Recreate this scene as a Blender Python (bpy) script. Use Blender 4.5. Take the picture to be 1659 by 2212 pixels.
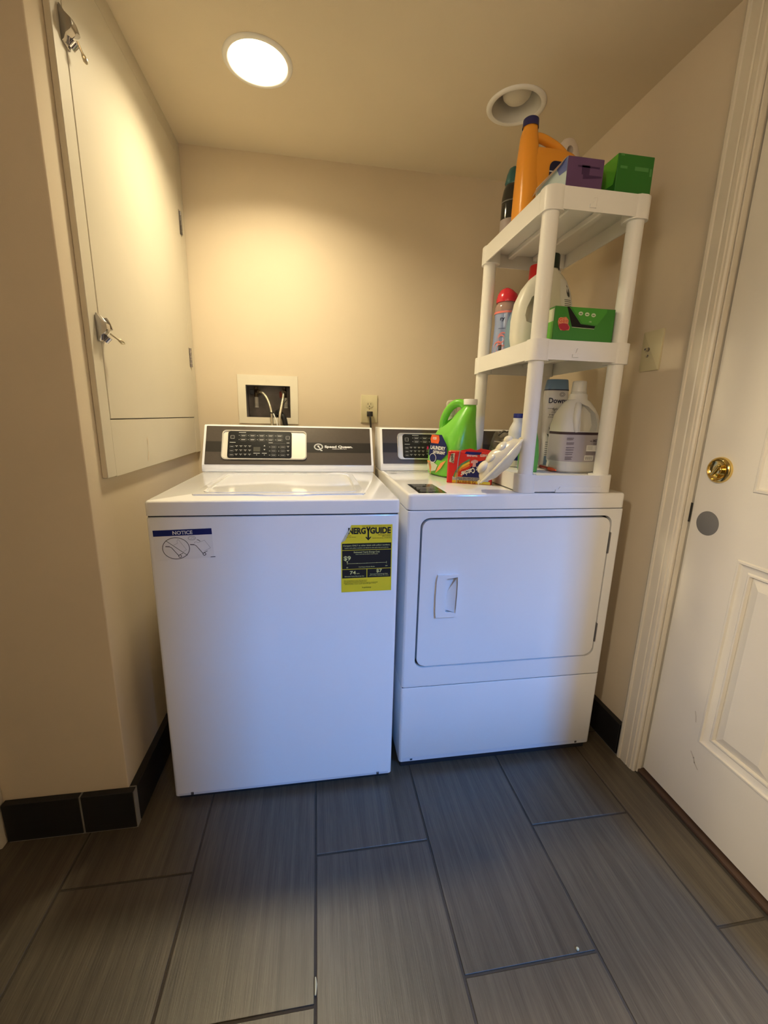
import bpy, bmesh, math, random
from mathutils import Vector, Matrix
random.seed(4)
for o in list(bpy.data.objects): bpy.data.objects.remove(o)
SC = bpy.context.scene
COL = SC.collection
PI = math.pi

# ------------------------------------------------------------------ camera
def make_camera():
    yaw, pitch, roll, f = -0.1618, -0.2243, 0.024, 905.0
    cy, sy, cp, sp, cr, sr = math.cos(yaw), math.sin(yaw), math.cos(pitch), math.sin(pitch), math.cos(roll), math.sin(roll)
    fw = Vector((-sy*cp, cy*cp, sp)); rt = Vector((cy, sy, 0)); up = rt.cross(fw)
    r2 = cr*rt + sr*up; u2 = -sr*rt + cr*up
    cd = bpy.data.cameras.new('camera'); co = bpy.data.objects.new('camera', cd); COL.objects.link(co)
    m = Matrix.Identity(4)
    for i in range(3):
        m[i][0] = r2[i]; m[i][1] = u2[i]; m[i][2] = -fw[i]
    m[0][3], m[1][3], m[2][3] = 0.2801, -1.9894, 1.1338
    co.matrix_world = m
    cd.sensor_fit = 'HORIZONTAL'; cd.sensor_width = 36.0; cd.lens = f/1659.0*36.0
    cd.clip_start = 0.02
    SC.camera = co
make_camera()

# ------------------------------------------------------------------ world, lights, exposure
w = bpy.data.worlds.new('world'); SC.world = w; w.use_nodes = True
w.node_tree.nodes['Background'].inputs[0].default_value = (1.0, 0.82, 0.62, 1)
w.node_tree.nodes['Background'].inputs[1].default_value = 0.045
SC.view_settings.view_transform = 'Standard'; SC.view_settings.look = 'None'
SC.view_settings.gamma = 1.0; SC.view_settings.exposure = 0.10
SC.view_settings.use_curve_mapping = False
LAMP_COL = (1.0, 0.85, 0.55); LAMP_POWER = 9.5; LAMP_SPREAD = 138

def area(name, loc, target, sx, sy, power, col):
    l = bpy.data.lights.new(name, 'AREA'); l.shape = 'RECTANGLE'; l.size = sx; l.size_y = sy
    l.energy = power; l.color = col
    o = bpy.data.objects.new(name, l); COL.objects.link(o); o.location = loc
    o.rotation_euler = (Vector(target)-Vector(loc)).to_track_quat('-Z', 'Y').to_euler()
    return o
area('daylight_from_high_window', (1.87, -4.60, 3.12), (0.8, -0.9, 0.3), 0.30, 0.85, 170, (0.04, 0.335, 1.0))
sl = bpy.data.lights.new('fill_spot_floor', 'SPOT'); sl.energy = 185; sl.color = (1.0, 0.84, 0.62)  # added fill spot from overhead, brightens the near floor; no known lamp
sl.shadow_soft_size = 0.022; sl.spot_size = math.radians(150); sl.spot_blend = 0.6
so = bpy.data.objects.new('fill_spot_floor', sl); COL.objects.link(so); so.location = (0.15, -2.065, 2.40)
sl = bpy.data.lights.new('fill_spot_door', 'SPOT'); sl.energy = 120; sl.color = (1.0, 0.86, 0.66)  # added fill spot that lifts the door; stands for no lamp
sl.shadow_soft_size = 0.06; sl.spot_size = math.radians(50); sl.spot_blend = 0.8
so = bpy.data.objects.new('fill_spot_door', sl); COL.objects.link(so); so.location = (-0.55, -2.35, 1.75)
so.rotation_euler = (Vector((1.317, -1.72, 0.85))-so.location).to_track_quat('-Z', 'Y').to_euler()

sl = bpy.data.lights.new('fill_spot_shelf', 'SPOT'); sl.energy = 32; sl.color = (1.0, 0.87, 0.68)  # added soft fill spot for the shelf and upper right wall
sl.shadow_soft_size = 0.25; sl.spot_size = math.radians(46); sl.spot_blend = 0.9
so = bpy.data.objects.new('fill_spot_shelf', sl); COL.objects.link(so); so.location = (-0.45, -2.35, 1.70)
so.rotation_euler = (Vector((1.22, -0.80, 1.72))-so.location).to_track_quat('-Z', 'Y').to_euler()

# ------------------------------------------------------------------ materials
def lin(h):
    h = h.lstrip('#'); c = [int(h[i:i+2], 16)/255 for i in (0, 2, 4)]
    return tuple((x/12.92 if x <= 0.04045 else ((x+0.055)/1.055)**2.4) for x in c)
MATS = {}
def mat(name, col, rough=0.5, metal=0.0, var=0.0, vscale=8.0, bump=0.0, bscale=300.0, trans=0.0, coat=0.0, alpha=1.0, spec=0.5, sss=0.0, emit=0.0, stretch=None, ior=1.45):
    if name in MATS: return MATS[name]
    if isinstance(col, str): col = lin(col)
    m = bpy.data.materials.new(name); m.use_nodes = True; nt = m.node_tree
    b = nt.nodes['Principled BSDF']
    b.inputs['Base Color'].default_value = (*col, 1); b.inputs['Roughness'].default_value = rough
    b.inputs['Metallic'].default_value = metal; b.inputs['Transmission Weight'].default_value = trans
    b.inputs['Coat Weight'].default_value = coat; b.inputs['Coat Roughness'].default_value = 0.08
    b.inputs['Alpha'].default_value = alpha; b.inputs['Specular IOR Level'].default_value = spec
    b.inputs['IOR'].default_value = ior
    if sss: b.inputs['Subsurface Weight'].default_value = sss; b.inputs['Subsurface Radius'].default_value = (0.01, 0.01, 0.008)
    if emit: b.inputs['Emission Color'].default_value = (*col, 1); b.inputs['Emission Strength'].default_value = emit
    tc = nt.nodes.new('ShaderNodeTexCoord'); mp = nt.nodes.new('ShaderNodeMapping')
    nt.links.new(tc.outputs['Object'], mp.inputs['Vector'])
    if stretch: mp.inputs['Scale'].default_value = stretch
    if var:
        n = nt.nodes.new('ShaderNodeTexNoise'); n.inputs['Scale'].default_value = vscale; n.inputs['Detail'].default_value = 5
        nt.links.new(mp.outputs[0], n.inputs['Vector'])
        r = nt.nodes.new('ShaderNodeMapRange'); r.inputs[3].default_value = 1-var; r.inputs[4].default_value = 1+var
        nt.links.new(n.outputs['Fac'], r.inputs[0])
        h = nt.nodes.new('ShaderNodeVectorMath'); h.operation = 'SCALE'; h.inputs[0].default_value = col
        nt.links.new(r.outputs[0], h.inputs['Scale']); nt.links.new(h.outputs[0], b.inputs['Base Color'])
    if bump:
        n2 = nt.nodes.new('ShaderNodeTexNoise'); n2.inputs['Scale'].default_value = bscale; n2.inputs['Detail'].default_value = 3
        nt.links.new(mp.outputs[0], n2.inputs['Vector'])
        bp = nt.nodes.new('ShaderNodeBump'); bp.inputs['Strength'].default_value = bump; bp.inputs['Distance'].default_value = 0.002
        nt.links.new(n2.outputs['Fac'], bp.inputs['Height']); nt.links.new(bp.outputs[0], b.inputs['Normal'])
    MATS[name] = m
    return m

WALL = mat('wall_paint_tan', (0.66, 0.565, 0.43), 0.75, var=0.05, vscale=4, bump=0.12, bscale=420, spec=0.3)
CEIL = mat('ceiling_paint_tan', (0.70, 0.61, 0.46), 0.85, var=0.04, vscale=3, bump=0.10, bscale=350, spec=0.2)
CREAM = mat('cream_semigloss_paint', (0.57, 0.52, 0.42), 0.52, var=0.04, vscale=6, bump=0.05, bscale=120)
TRIM = mat('off_white_trim_paint', (0.66, 0.60, 0.49), 0.42, var=0.07, vscale=9, bump=0.05, bscale=90)
DOORW = mat('off_white_door_paint', (0.70, 0.655, 0.57), 0.45, var=0.05, vscale=5, bump=0.08, bscale=160)
ENAMEL = mat('white_enamel', (0.84, 0.84, 0.84), 0.24, coat=0.3, var=0.01, vscale=3, bump=0.03, bscale=500)
ENAMEL2 = mat('white_enamel_glossy_top', (0.87, 0.86, 0.83), 0.12, coat=0.4, var=0.01, vscale=3)
PLASTIC = mat('white_resin_plastic', (0.80, 0.78, 0.73), 0.38, var=0.02, vscale=10, bump=0.05, bscale=200)
BLACK = mat('black_plastic', (0.010, 0.010, 0.010), 0.35)
SEAM_SHADE = mat('dark_seam_and_shade', (0.012, 0.014, 0.02), 0.6)  # dark joints, also the painted shade under washer and dryer
CHARC = mat('charcoal_metallic_panel', (0.085, 0.070, 0.058), 0.36, metal=0.35, var=0.08, vscale=90, bump=0.05, bscale=900)
CHARB = mat('near_black_stripe', (0.022, 0.019, 0.016), 0.33)
SILVER = mat('silver_plastic', (0.72, 0.70, 0.64), 0.22, metal=0.55)
CHROME = mat('chrome', (0.42, 0.41, 0.42), 0.14, metal=1.0)
STEEL = mat('braided_steel', (0.66, 0.61, 0.50), 0.32, metal=0.9, bump=0.5, bscale=900)
BRASS = mat('polished_brass', (0.80, 0.60, 0.22), 0.13, metal=1.0)
WHITEP = mat('white_print', (0.80, 0.80, 0.78), 0.5)
GREYP = mat('grey_print', (0.32, 0.32, 0.33), 0.5)
BLACKP = mat('black_print', (0.008, 0.008, 0.010), 0.5)
NAVY = mat('navy_print', (0.006, 0.014, 0.12), 0.35)
YEL = mat('yellow_paper', (0.80, 0.64, 0.025), 0.45)
PALEY = mat('pale_yellow_print', (0.72, 0.70, 0.28), 0.5)
IVORY = mat('ivory_plastic', (0.62, 0.56, 0.36), 0.28)
GROUT = mat('brown_grey_grout', (0.062, 0.052, 0.040), 0.9, var=0.25, vscale=25, bump=0.3, bscale=200)
GROUTL = mat('pale_grout', (0.24, 0.23, 0.21), 0.9, var=0.25, vscale=30)
WOOD = mat('dark_threshold_wood', (0.075, 0.042, 0.026), 0.45, var=0.4, vscale=12, stretch=(30, 1, 30))

def tile_mat():
    m = bpy.data.materials.new('charcoal_linen_porcelain'); m.use_nodes = True; nt = m.node_tree; b = nt.nodes['Principled BSDF']
    tc = nt.nodes.new('ShaderNodeTexCoord'); mp = nt.nodes.new('ShaderNodeMapping'); mp.inputs['Scale'].default_value = (1, 0.03, 1)
    nt.links.new(tc.outputs['Object'], mp.inputs['Vector'])
    n = nt.nodes.new('ShaderNodeTexNoise'); n.inputs['Scale'].default_value = 330; n.inputs['Detail'].default_value = 4; n.inputs['Roughness'].default_value = 0.7
    n3 = nt.nodes.new('ShaderNodeTexNoise'); n3.inputs['Scale'].default_value = 60; n3.inputs['Detail'].default_value = 3
    for q in (n, n3): nt.links.new(mp.outputs[0], q.inputs['Vector'])
    ad = nt.nodes.new('ShaderNodeMath'); ad.operation = 'ADD'; nt.links.new(n.outputs[0], ad.inputs[0]); nt.links.new(n3.outputs[0], ad.inputs[1])
    oi = nt.nodes.new('ShaderNodeObjectInfo')
    rr = nt.nodes.new('ShaderNodeMapRange'); rr.inputs[3].default_value = -0.06; rr.inputs[4].default_value = 0.06
    nt.links.new(oi.outputs['Random'], rr.inputs[0])
    a2 = nt.nodes.new('ShaderNodeMath'); a2.operation = 'ADD'; nt.links.new(ad.outputs[0], a2.inputs[0]); nt.links.new(rr.outputs[0], a2.inputs[1])
    cr = nt.nodes.new('ShaderNodeValToRGB'); cr.color_ramp.elements[0].position = 0.36; cr.color_ramp.elements[1].position = 0.70
    cr.color_ramp.elements[0].color = (0.050, 0.041, 0.030, 1); cr.color_ramp.elements[1].color = (0.138, 0.114, 0.078, 1)
    hf = nt.nodes.new('ShaderNodeMath'); hf.operation = 'MULTIPLY'; hf.inputs[1].default_value = 0.5
    nt.links.new(a2.outputs[0], hf.inputs[0]); nt.links.new(hf.outputs[0], cr.inputs[0]); nt.links.new(cr.outputs[0], b.inputs['Base Color'])
    b.inputs['Roughness'].default_value = 0.38; b.inputs['Specular IOR Level'].default_value = 0.65
    bp = nt.nodes.new('ShaderNodeBump'); bp.inputs['Strength'].default_value = 0.35; bp.inputs['Distance'].default_value = 0.001
    nt.links.new(n.outputs[0], bp.inputs['Height']); nt.links.new(bp.outputs[0], b.inputs['Normal'])
    return m
TILE = tile_mat()
BTILE = mat('near_black_base_tile', (0.012, 0.011, 0.011), 0.5, var=0.3, vscale=200, stretch=(0.05, 0.05, 1))

# ------------------------------------------------------------------ helpers
def NB(): return bmesh.new()
def bevel(bm, geom_edges, w, seg=2):
    bmesh.ops.bevel(bm, geom=geom_edges, offset=w, segments=seg, affect='EDGES', profile=0.5)
def bx(bm, x0, y0, z0, x1, y1, z1, bv=0.0, seg=2):
    t = bmesh.new(); bmesh.ops.create_cube(t, size=1)
    for v in t.verts:
        v.co = Vector(((x0+x1)/2+v.co.x*(x1-x0), (y0+y1)/2+v.co.y*(y1-y0), (z0+z1)/2+v.co.z*(z1-z0)))
    if bv: bevel(t, t.edges[:], bv, seg)
    merge(bm, t); return bm
def merge(bm, t, M=None):
    if M is not None: t.transform(M)
    me = bpy.data.meshes.new('tmp'); t.to_mesh(me); t.free(); bm.from_mesh(me); bpy.data.meshes.remove(me)
def rrect(x0, z0, x1, z1, r, n=6):
    pts = []
    for cx, cz, a in ((x1-r, z0+r, -90), (x1-r, z1-r, 0), (x0+r, z1-r, 90), (x0+r, z0+r, 180)):
        for i in range(n+1):
            t = math.radians(a+90*i/n); pts.append((cx+r*math.cos(t), cz+r*math.sin(t)))
    return pts
def prism(bm, pts, d0, d1, fr=None, bv=0.0, seg=2):
    """pts (u,v) outline counter-clockwise, extruded along n from d0 to d1. fr = (origin, u, v, n)"""
    O, U, V, N = fr if fr else (Vector((0, 0, 0)), Vector((1, 0, 0)), Vector((0, 0, 1)), Vector((0, -1, 0)))
    t = bmesh.new()
    a = [t.verts.new(O+U*p[0]+V*p[1]+N*d0) for p in pts]; b = [t.verts.new(O+U*p[0]+V*p[1]+N*d1) for p in pts]
    k = len(pts)
    t.faces.new(a[::-1]); top = t.faces.new(b)
    for i in range(k): t.faces.new((a[i], a[(i+1) % k], b[(i+1) % k], b[i]))
    if bv: bevel(t, top.edges[:], bv, seg)
    bmesh.ops.recalc_face_normals(t, faces=t.faces[:])
    merge(bm, t); return bm
def ringprism(bm, po, pi, d0, d1, fr=None):
    O, U, V, N = fr if fr else (Vector((0, 0, 0)), Vector((1, 0, 0)), Vector((0, 0, 1)), Vector((0, -1, 0)))
    t = bmesh.new(); k = len(po)
    L = [[t.verts.new(O+U*p[0]+V*p[1]+N*d) for p in P] for P in (po, pi) for d in (d0, d1)]
    o0, o1, i0, i1 = L
    for i in range(k):
        j = (i+1) % k
        t.faces.new((o0[i], o0[j], o1[j], o1[i])); t.faces.new((i0[j], i0[i], i1[i], i1[j]))
        t.faces.new((o1[i], o1[j], i1[j], i1[i])); t.faces.new((o0[j], o0[i], i0[i], i0[j]))
    bmesh.ops.recalc_face_normals(t, faces=t.faces[:])
    merge(bm, t); return bm
def lathe(bm, prof, n=32, M=None):
    """prof list of (r,z) from bottom to top around z"""
    t = bmesh.new(); rings = []
    for r, z in prof:
        if r < 1e-6: rings.append([t.verts.new((0, 0, z))])
        else: rings.append([t.verts.new((r*math.cos(2*PI*i/n), r*math.sin(2*PI*i/n), z)) for i in range(n)])
    for a, b in zip(rings, rings[1:]):
        for i in range(n):
            j = (i+1) % n
            if len(a) == 1 and len(b) == 1: continue
            if len(a) == 1: t.faces.new((a[0], b[j], b[i]))
            elif len(b) == 1: t.faces.new((a[i], a[j], b[0]))
            else: t.faces.new((a[i], a[j], b[j], b[i]))
    bmesh.ops.recalc_face_normals(t, faces=t.faces[:])
    merge(bm, t, M); return bm
def loft(bm, secs, n=32, M=None):
    """secs: (z, cx, cy, rx, ry, e) superellipse rings; capped"""
    t = bmesh.new(); rings = []
    for z, cx, cy, rx, ry, e in secs:
        r = []
        for i in range(n):
            a = 2*PI*i/n; c, s = math.cos(a), math.sin(a)
            r.append(t.verts.new((cx+rx*math.copysign(abs(c)**(2/e), c), cy+ry*math.copysign(abs(s)**(2/e), s), z)))
        rings.append(r)
    for a, b in zip(rings, rings[1:]):
        for i in range(n):
            j = (i+1) % n; t.faces.new((a[i], a[j], b[j], b[i]))
    t.faces.new(rings[0][::-1]); t.faces.new(rings[-1])
    merge(bm, t, M); return bm
def tube(bm, pts, r, n=12, caps=True, ry=None):
    P = [Vector(p) for p in pts]; t = bmesh.new(); rings = []; prev = None
    for i, p in enumerate(P):
        d = (P[min(i+1, len(P)-1)]-P[max(i-1, 0)]).normalized()
        if prev is None:
            u = d.orthogonal().normalized()
            if abs(d.x) < 0.9: u = (Vector((1, 0, 0))-d*d.x).normalized()
        else: u = (prev-d*prev.dot(d)).normalized()
        prev = u; v = d.cross(u); rr = r[i] if isinstance(r, (list, tuple)) else r
        r2 = rr if ry is None else ry
        rings.append([t.verts.new(p+u*math.cos(2*PI*k/n)*rr+v*math.sin(2*PI*k/n)*r2) for k in range(n)])
    for a, b in zip(rings, rings[1:]):
        for i in range(n):
            j = (i+1) % n; t.faces.new((a[i], a[j], b[j], b[i]))
    if caps: t.faces.new(rings[0][::-1]); t.faces.new(rings[-1])
    bmesh.ops.recalc_face_normals(t, faces=t.faces[:])
    merge(bm, t); return bm
def smoothpath(pts, n=8):
    P = [Vector(p) for p in pts]; P = [P[0]*2-P[1]]+P+[P[-1]*2-P[-2]]; out = []
    for i in range(1, len(P)-2):
        for k in range(n):
            t = k/n; a, b, c, d = P[i-1:i+3]
            out.append(0.5*((2*b)+(c-a)*t+(2*a-5*b+4*c-d)*t*t+(3*b-a-3*c+d)*t**3))
    out.append(P[-2]); return out
def obj(name, bm, m, parent=None, smooth=35, world=True):
    me = bpy.data.meshes.new(name)
    root = parent
    while root is not None and root.parent is not None: root = root.parent
    if root is not None and world: bm.transform(root.matrix_basis.inverted())
    bm.to_mesh(me); bm.free()
    ms = m if isinstance(m, (list, tuple)) else [m]
    for q in ms: me.materials.append(q)
    o = bpy.data.objects.new(name, me); COL.objects.link(o)
    if parent is not None: o.parent = parent
    if smooth:
        me.shade_smooth() if hasattr(me, 'shade_smooth') else None
        try: me.set_sharp_from_angle(angle=math.radians(smooth))
        except Exception: pass
    return o
def rootof(o):
    while o.parent is not None: o = o.parent
    return o
def thing(name, label, cat, loc=(0, 0, 0), rotz=0, group=None, rot=None):
    o = bpy.data.objects.new(name, None); COL.objects.link(o); o.empty_display_size = 0.05
    M = Matrix.Translation(loc) @ (rot.to_4x4() if rot is not None else Matrix.Rotation(rotz, 4, 'Z'))
    o.matrix_basis = M
    o['label'] = label; o['category'] = cat
    if group: o['group'] = group
    return o
def tag(o, label, cat, group=None):
    o['label'] = label; o['category'] = cat
    if group: o['group'] = group
    return o
def struct(name, bm, m, label=None, smooth=35):
    o = obj(name, bm, m, None, smooth); o['kind'] = 'structure'
    o['label'] = label or name.replace('_', ' '); return o
def text_bm(bm, s, fr, height=None, width=None, align='L', bold=0.0, spacing=1.0, flipx=False, shear=0.0, squeeze=None):
    """text in frame fr=(origin,u,v,n); origin = lower-left (or centre) of the block; height is cap height"""
    c = bpy.data.curves.new('t', 'FONT'); c.body = s; c.size = 1.0; c.offset = bold; c.space_character = spacing; c.shear = shear
    c.resolution_u = 3; c.fill_mode = 'FRONT'
    o = bpy.data.objects.new('t', c); COL.objects.link(o)
    dg = bpy.context.evaluated_depsgraph_get(); dg.update()
    me = bpy.data.meshes.new_from_object(o.evaluated_get(dg)); bpy.data.objects.remove(o); bpy.data.curves.remove(c)
    if not me.vertices: return bm
    xs = [v.co.x for v in me.vertices]; ys = [v.co.y for v in me.vertices]
    x0, x1, y0, y1 = min(xs), max(xs), min(ys), max(ys)
    sy = (height/0.70) if height else (width/(x1-x0)); sx = (width/(x1-x0)) if width else sy
    O, U, V, N = [Vector(q) for q in fr]
    off = {'L': x0, 'C': (x0+x1)/2, 'R': x1}[align]
    for v in me.vertices:
        v.co = O+U*((v.co.x-off)*sx)+V*(v.co.y*sy)+N*0.0002
    bm.from_mesh(me); bpy.data.meshes.remove(me); return bm
def quad(bm, fr, u0, v0, u1, v1, d=0.0):
    O, U, V, N = [Vector(q) for q in fr]
    vs = [bm.verts.new(O+U*a+V*b+N*d) for a, b in ((u0, v0), (u1, v0), (u1, v1), (u0, v1))]
    bm.faces.new(vs); return bm
def poly(bm, fr, pts, d=0.0):
    O, U, V, N = [Vector(q) for q in fr]
    bm.faces.new([bm.verts.new(O+U*a+V*b+N*d) for a, b in pts]); return bm
def line(bm, fr, pts, w, d=0.0):
    for (a, b), (c, e) in zip(pts, pts[1:]):
        L = math.hypot(c-a, e-b)
        if L < 1e-9: continue
        nx, ny = -(e-b)/L*w/2, (c-a)/L*w/2; ex, ey = (c-a)/L*w/2*0.6, (e-b)/L*w/2*0.6
        poly(bm, fr, [(a-nx-ex, b-ny-ey), (c-nx+ex, e-ny+ey), (c+nx+ex, e+ny+ey), (a+nx-ex, b+ny-ey)], d)
    return bm
def ring(bm, fr, cx, cy, rx, ry, w, n=40, a0=0, a1=360, d=0.0):
    pts = [(cx+rx*math.cos(math.radians(a0+(a1-a0)*i/n)), cy+ry*math.sin(math.radians(a0+(a1-a0)*i/n))) for i in range(n+1)]
    return line(bm, fr, pts, w, d)
def disc(bm, fr, cx, cy, rx, ry, n=28, d=0.0):
    return poly(bm, fr, [(cx+rx*math.cos(2*PI*i/n), cy+ry*math.sin(2*PI*i/n)) for i in range(n)], d)
def cut(o, cutter_bm, angle=40):
    """boolean difference, applied"""
    me = bpy.data.meshes.new('cut'); cutter_bm.to_mesh(me); cutter_bm.free()
    c = bpy.data.objects.new('cut', me); COL.objects.link(c)
    r = rootof(o); c.matrix_basis = r.matrix_basis.copy() if r is not o else Matrix.Identity(4)
    md = o.modifiers.new('b', 'BOOLEAN'); md.operation = 'DIFFERENCE'; md.solver = 'EXACT'; md.object = c
    bpy.context.view_layer.update()
    dg = bpy.context.evaluated_depsgraph_get(); nm = bpy.data.meshes.new_from_object(o.evaluated_get(dg))
    o.modifiers.clear(); old = o.data; nm.name = old.name; o.data = nm
    bpy.data.objects.remove(c)
    try: nm.set_sharp_from_angle(angle=math.radians(angle))
    except Exception: pass
    return o
X, Y, Z = Vector((1, 0, 0)), Vector((0, 1, 0)), Vector((0, 0, 1))
def FR(o, u=(1, 0, 0), v=(0, 0, 1)):
    u = Vector(u).normalized(); v = Vector(v).normalized(); return (Vector(o), u, v, u.cross(v))

# ================================================================== SETTING
H = 2.139; XL, YC, XR = -0.243, -0.936, 1.3167
S, T0 = 0.3056, -0.3465
# ---- floor: grout bed with every tile a child
bm = NB(); bx(bm, -1.6, -2.75, -0.06, 1.42, 0.02, -0.0022)
floor = struct('floor', bm, GROUT, 'dark grey porcelain tile floor in staggered long tiles')
cache = {}
def floor_tile(x0, x1, y0, y1):
    g = 0.0030; w_, l_ = round(x1-x0-2*g, 4), round(y1-y0-2*g, 4)
    if (w_, l_) not in cache:
        b = NB(); bx(b, -w_/2, -l_/2, -0.010, w_/2, l_/2, 0.0, 0.0006, 1)
        me = bpy.data.meshes.new('tile'); b.to_mesh(me); b.free(); me.materials.append(TILE); cache[(w_, l_)] = me
    o = bpy.data.objects.new('tile', cache[(w_, l_)]); COL.objects.link(o); o.parent = floor
    o.location = ((x0+x1)/2, (y0+y1)/2, 0)
for k in range(-4, 6):
    x0, x1 = T0+k*S, T0+(k+1)*S
    x1 = min(x1, 1.318)
    base = -1.10 if k % 2 == 0 else -1.392
    j = -3
    while j < 3:
        y0, y1 = base+j*0.6112, base+(j+1)*0.6112
        j += 1
        y0c, y1c = max(y0, -2.7), min(y1, 0.0)
        if x0 < -0.36: y1c = min(y1c, -0.92)
        if y1c-y0c > 0.05: floor_tile(x0, x1, y0c, y1c)
# ---- walls
bm = NB(); bx(bm, -0.40, 0.0, 0.0, XR+0.15, 0.12, H)
back = struct('wall_back', bm, WALL, 'tan painted back wall behind the washer and dryer', 0)
hb = NB(); bx(hb, -0.027, -0.05, 1.115, 0.169, 0.085, 1.257); cut(back, hb)
bm = NB(); bx(bm, XL-0.10, YC+0.1001, 0.0, XL, 0.0, H)
struct('wall_left', bm, WALL, 'tan side wall of the laundry alcove on the left')
bm = NB(); bx(bm, -0.62, YC, 0.0, XL, YC+0.10, H)
bevel(bm, [e for e in bm.edges if all(abs(v.co.y-YC) < 1e-4 and abs(v.co.x-XL) < 1e-4 for v in e.verts)], 0.003, 3)
struct('wall_front_left', bm, WALL, 'tan wall end facing the camera at far left')
bm = NB()
bx(bm, XR, -0.96, 0, XR+0.12, 0.0, H); bx(bm, XR, -1.80, 2.055, XR+0.12, -0.96, H); bx(bm, XR, -1.97, 0, XR+0.12, -1.80, H)
struct('wall_right', bm, WALL, 'tan right wall beside the shelf and door', 0)
bm = NB(); bx(bm, -0.62, -1.90, H, XR+0.12, 0.12, H+0.10)
ceil = struct('ceiling', bm, CEIL, 'low tan ceiling with two recessed lights', 0)
LX, LY, UX, UY = 0.124, -0.453, 0.942, -0.433
for lx, ly, rr_ in ((UX, UY, 0.078), (LX, LY, 0.0815)):
    hb = NB(); bmesh.ops.create_cone(hb, cap_ends=True, segments=48, radius1=rr_, radius2=rr_, depth=0.4, matrix=Matrix.Translation((lx, ly, H))); cut(ceil, hb)
# unseen hall: higher ceiling; header and far wall with opening added to cut light
bm = NB(); bx(bm, -0.9, -1.97, 2.0, XR+0.12, -1.90, 2.55)  # header added out of view to cut the overhead fill spot
struct('header_light_blocker', bm, WALL, 'added unseen header cutting off the overhead fill spot', 0)
bm = NB(); bx(bm, -1.6, -2.70, 2.45, XR+0.12, -1.97, 2.55)
struct('ceiling_hall', bm, CEIL, 'hall ceiling', 0)
bm = NB(); bx(bm, -0.15, -2.72, 0, 0.86, -2.62, 2.6); bx(bm, 0.86, -2.72, 2.05, 2.4, -2.62, 2.6)  # wall and lintel added out of view to shape the blue daylight
struct('wall_light_blocker', bm, WALL, 'added unseen wall behind the camera, blocking part of the blue daylight', 0)

# ---- tile baseboards
def baseboard(name, label, segs, fr_axis):
    """segs list of (x0,y0,x1,y1) tile footprints"""
    b = NB()
    for (x0, y0, x1, y1) in fr_axis: bx(b, x0, y0, 0.0, x1, y1, 0.119)
    o = struct(name, b, GROUTL, label, 0)
    for (x0, y0, x1, y1) in segs:
        t = NB(); bx(t, x0, y0, 0.0035, x1, y1, 0.121, 0.0012, 1); obj('tile', t, BTILE, o)
BY = -0.9555; BXL = -0.2225
baseboard('baseboard_front_left', 'black tile baseboard under the wall end at far left',
          [(-0.545, BY, -0.3615, YC-0.001), (-0.3565, BY, BXL-0.004, YC-0.001)], [(-0.543, BY+0.0025, BXL-0.002, YC)])
baseboard('baseboard_left', 'black tile baseboard along the left alcove wall',
          [(XL+0.001, -0.932, BXL, -0.64), (XL+0.001, -0.635, BXL, -0.335), (XL+0.001, -0.33, BXL, -0.02)], [(XL, BY+0.004, BXL-0.0025, -0.015)])
baseboard('baseboard_right', 'black tile baseboard beside the dryer by the door',
          [(1.297, -0.895, XR-0.001, -0.60), (1.297, -0.595, XR-0.001, -0.30), (1.297, -0.295, XR-0.001, -0.02)], [(1.2995, -0.895, XR, -0.015)])
baseboard('baseboard_back', 'black tile baseboard behind the machines',
          [(-0.2, -0.018, 0.1, -0.001), (0.105, -0.018, 0.405, -0.001), (0.41, -0.018, 0.71, -0.001), (0.715, -0.018, 1.015, -0.001), (1.02, -0.018, 1.28, -0.001)], [(-0.21, -0.0155, 1.29, 0)])
# ---- caulk strip and far-left casing
bm = NB(); bx(bm, -0.62, -0.972, 0.0, -0.548, YC-0.001, 2.10, 0.004, 2)
struct('trim_2', bm, TRIM, 'cream door casing at the far left edge')
# ---- right door casing
def casing(bm, y0, y1, z0, z1, vertical=True):
    # stepped profile running along z: list of (u from outer to inner, protrusion)
    prof = [(0, 0), (0, .016), (.006, .0185), (.012, .017), (.014, .0135), (.040, .0135), (.043, .0110), (.046, .0125), (.058, .0125), (.060, .0095), (.066, .0095), (.070, .006), (.070, 0)]
    return prof
def run_profile(bm, prof, a, b, outdir, N):
    """prof (u,d); sweep from a to b; u along outdir, d along N"""
    a, b, U, N = Vector(a), Vector(b), Vector(outdir), Vector(N)
    t = bmesh.new()
    A = [t.verts.new(a+U*p[0]+N*p[1]) for p in prof]; B = [t.verts.new(b+U*p[0]+N*p[1]) for p in prof]
    k = len(prof)
    for i in range(k): t.faces.new((A[i], A[(i+1) % k], B[(i+1) % k], B[i]))
    t.faces.new(A[::-1]); t.faces.new(B)
    bmesh.ops.recalc_face_normals(t, faces=t.faces[:]); merge(bm, t)
CP = casing(None, 0, 0, 0, 0)
bm = NB(); run_profile(bm, CP, (XR, -0.898, 0.0), (XR, -0.898, 2.118), (0, -1, 0), (-1, 0, 0))
struct('trim_3', bm, TRIM, 'moulded off-white door casing upright on the right wall', 25)
bm = NB(); run_profile(bm, CP, (XR, -0.970, 2.118), (XR, -1.84, 2.118), (0, 0, -1), (-1, 0, 0))
struct('trim_4', bm, TRIM, 'off-white head casing above the door', 25)
bm = NB(); bx(bm, XR+0.002, -0.9665, 0.0, XR+0.045, -0.9595, 2.055); bx(bm, XR+0.0021, -0.9715, 0.0, XR+0.018, -0.967, 2.05, .001, 1)
struct('trim_5', bm, TRIM, 'door jamb strip behind the casing', 0)
bm = NB(); bx(bm, 1.322, -1.80, 0.001, 1.40, -0.968, 0.012, 0.003, 2)
struct('trim_6', bm, WOOD, 'dark wooden threshold under the door')
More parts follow.
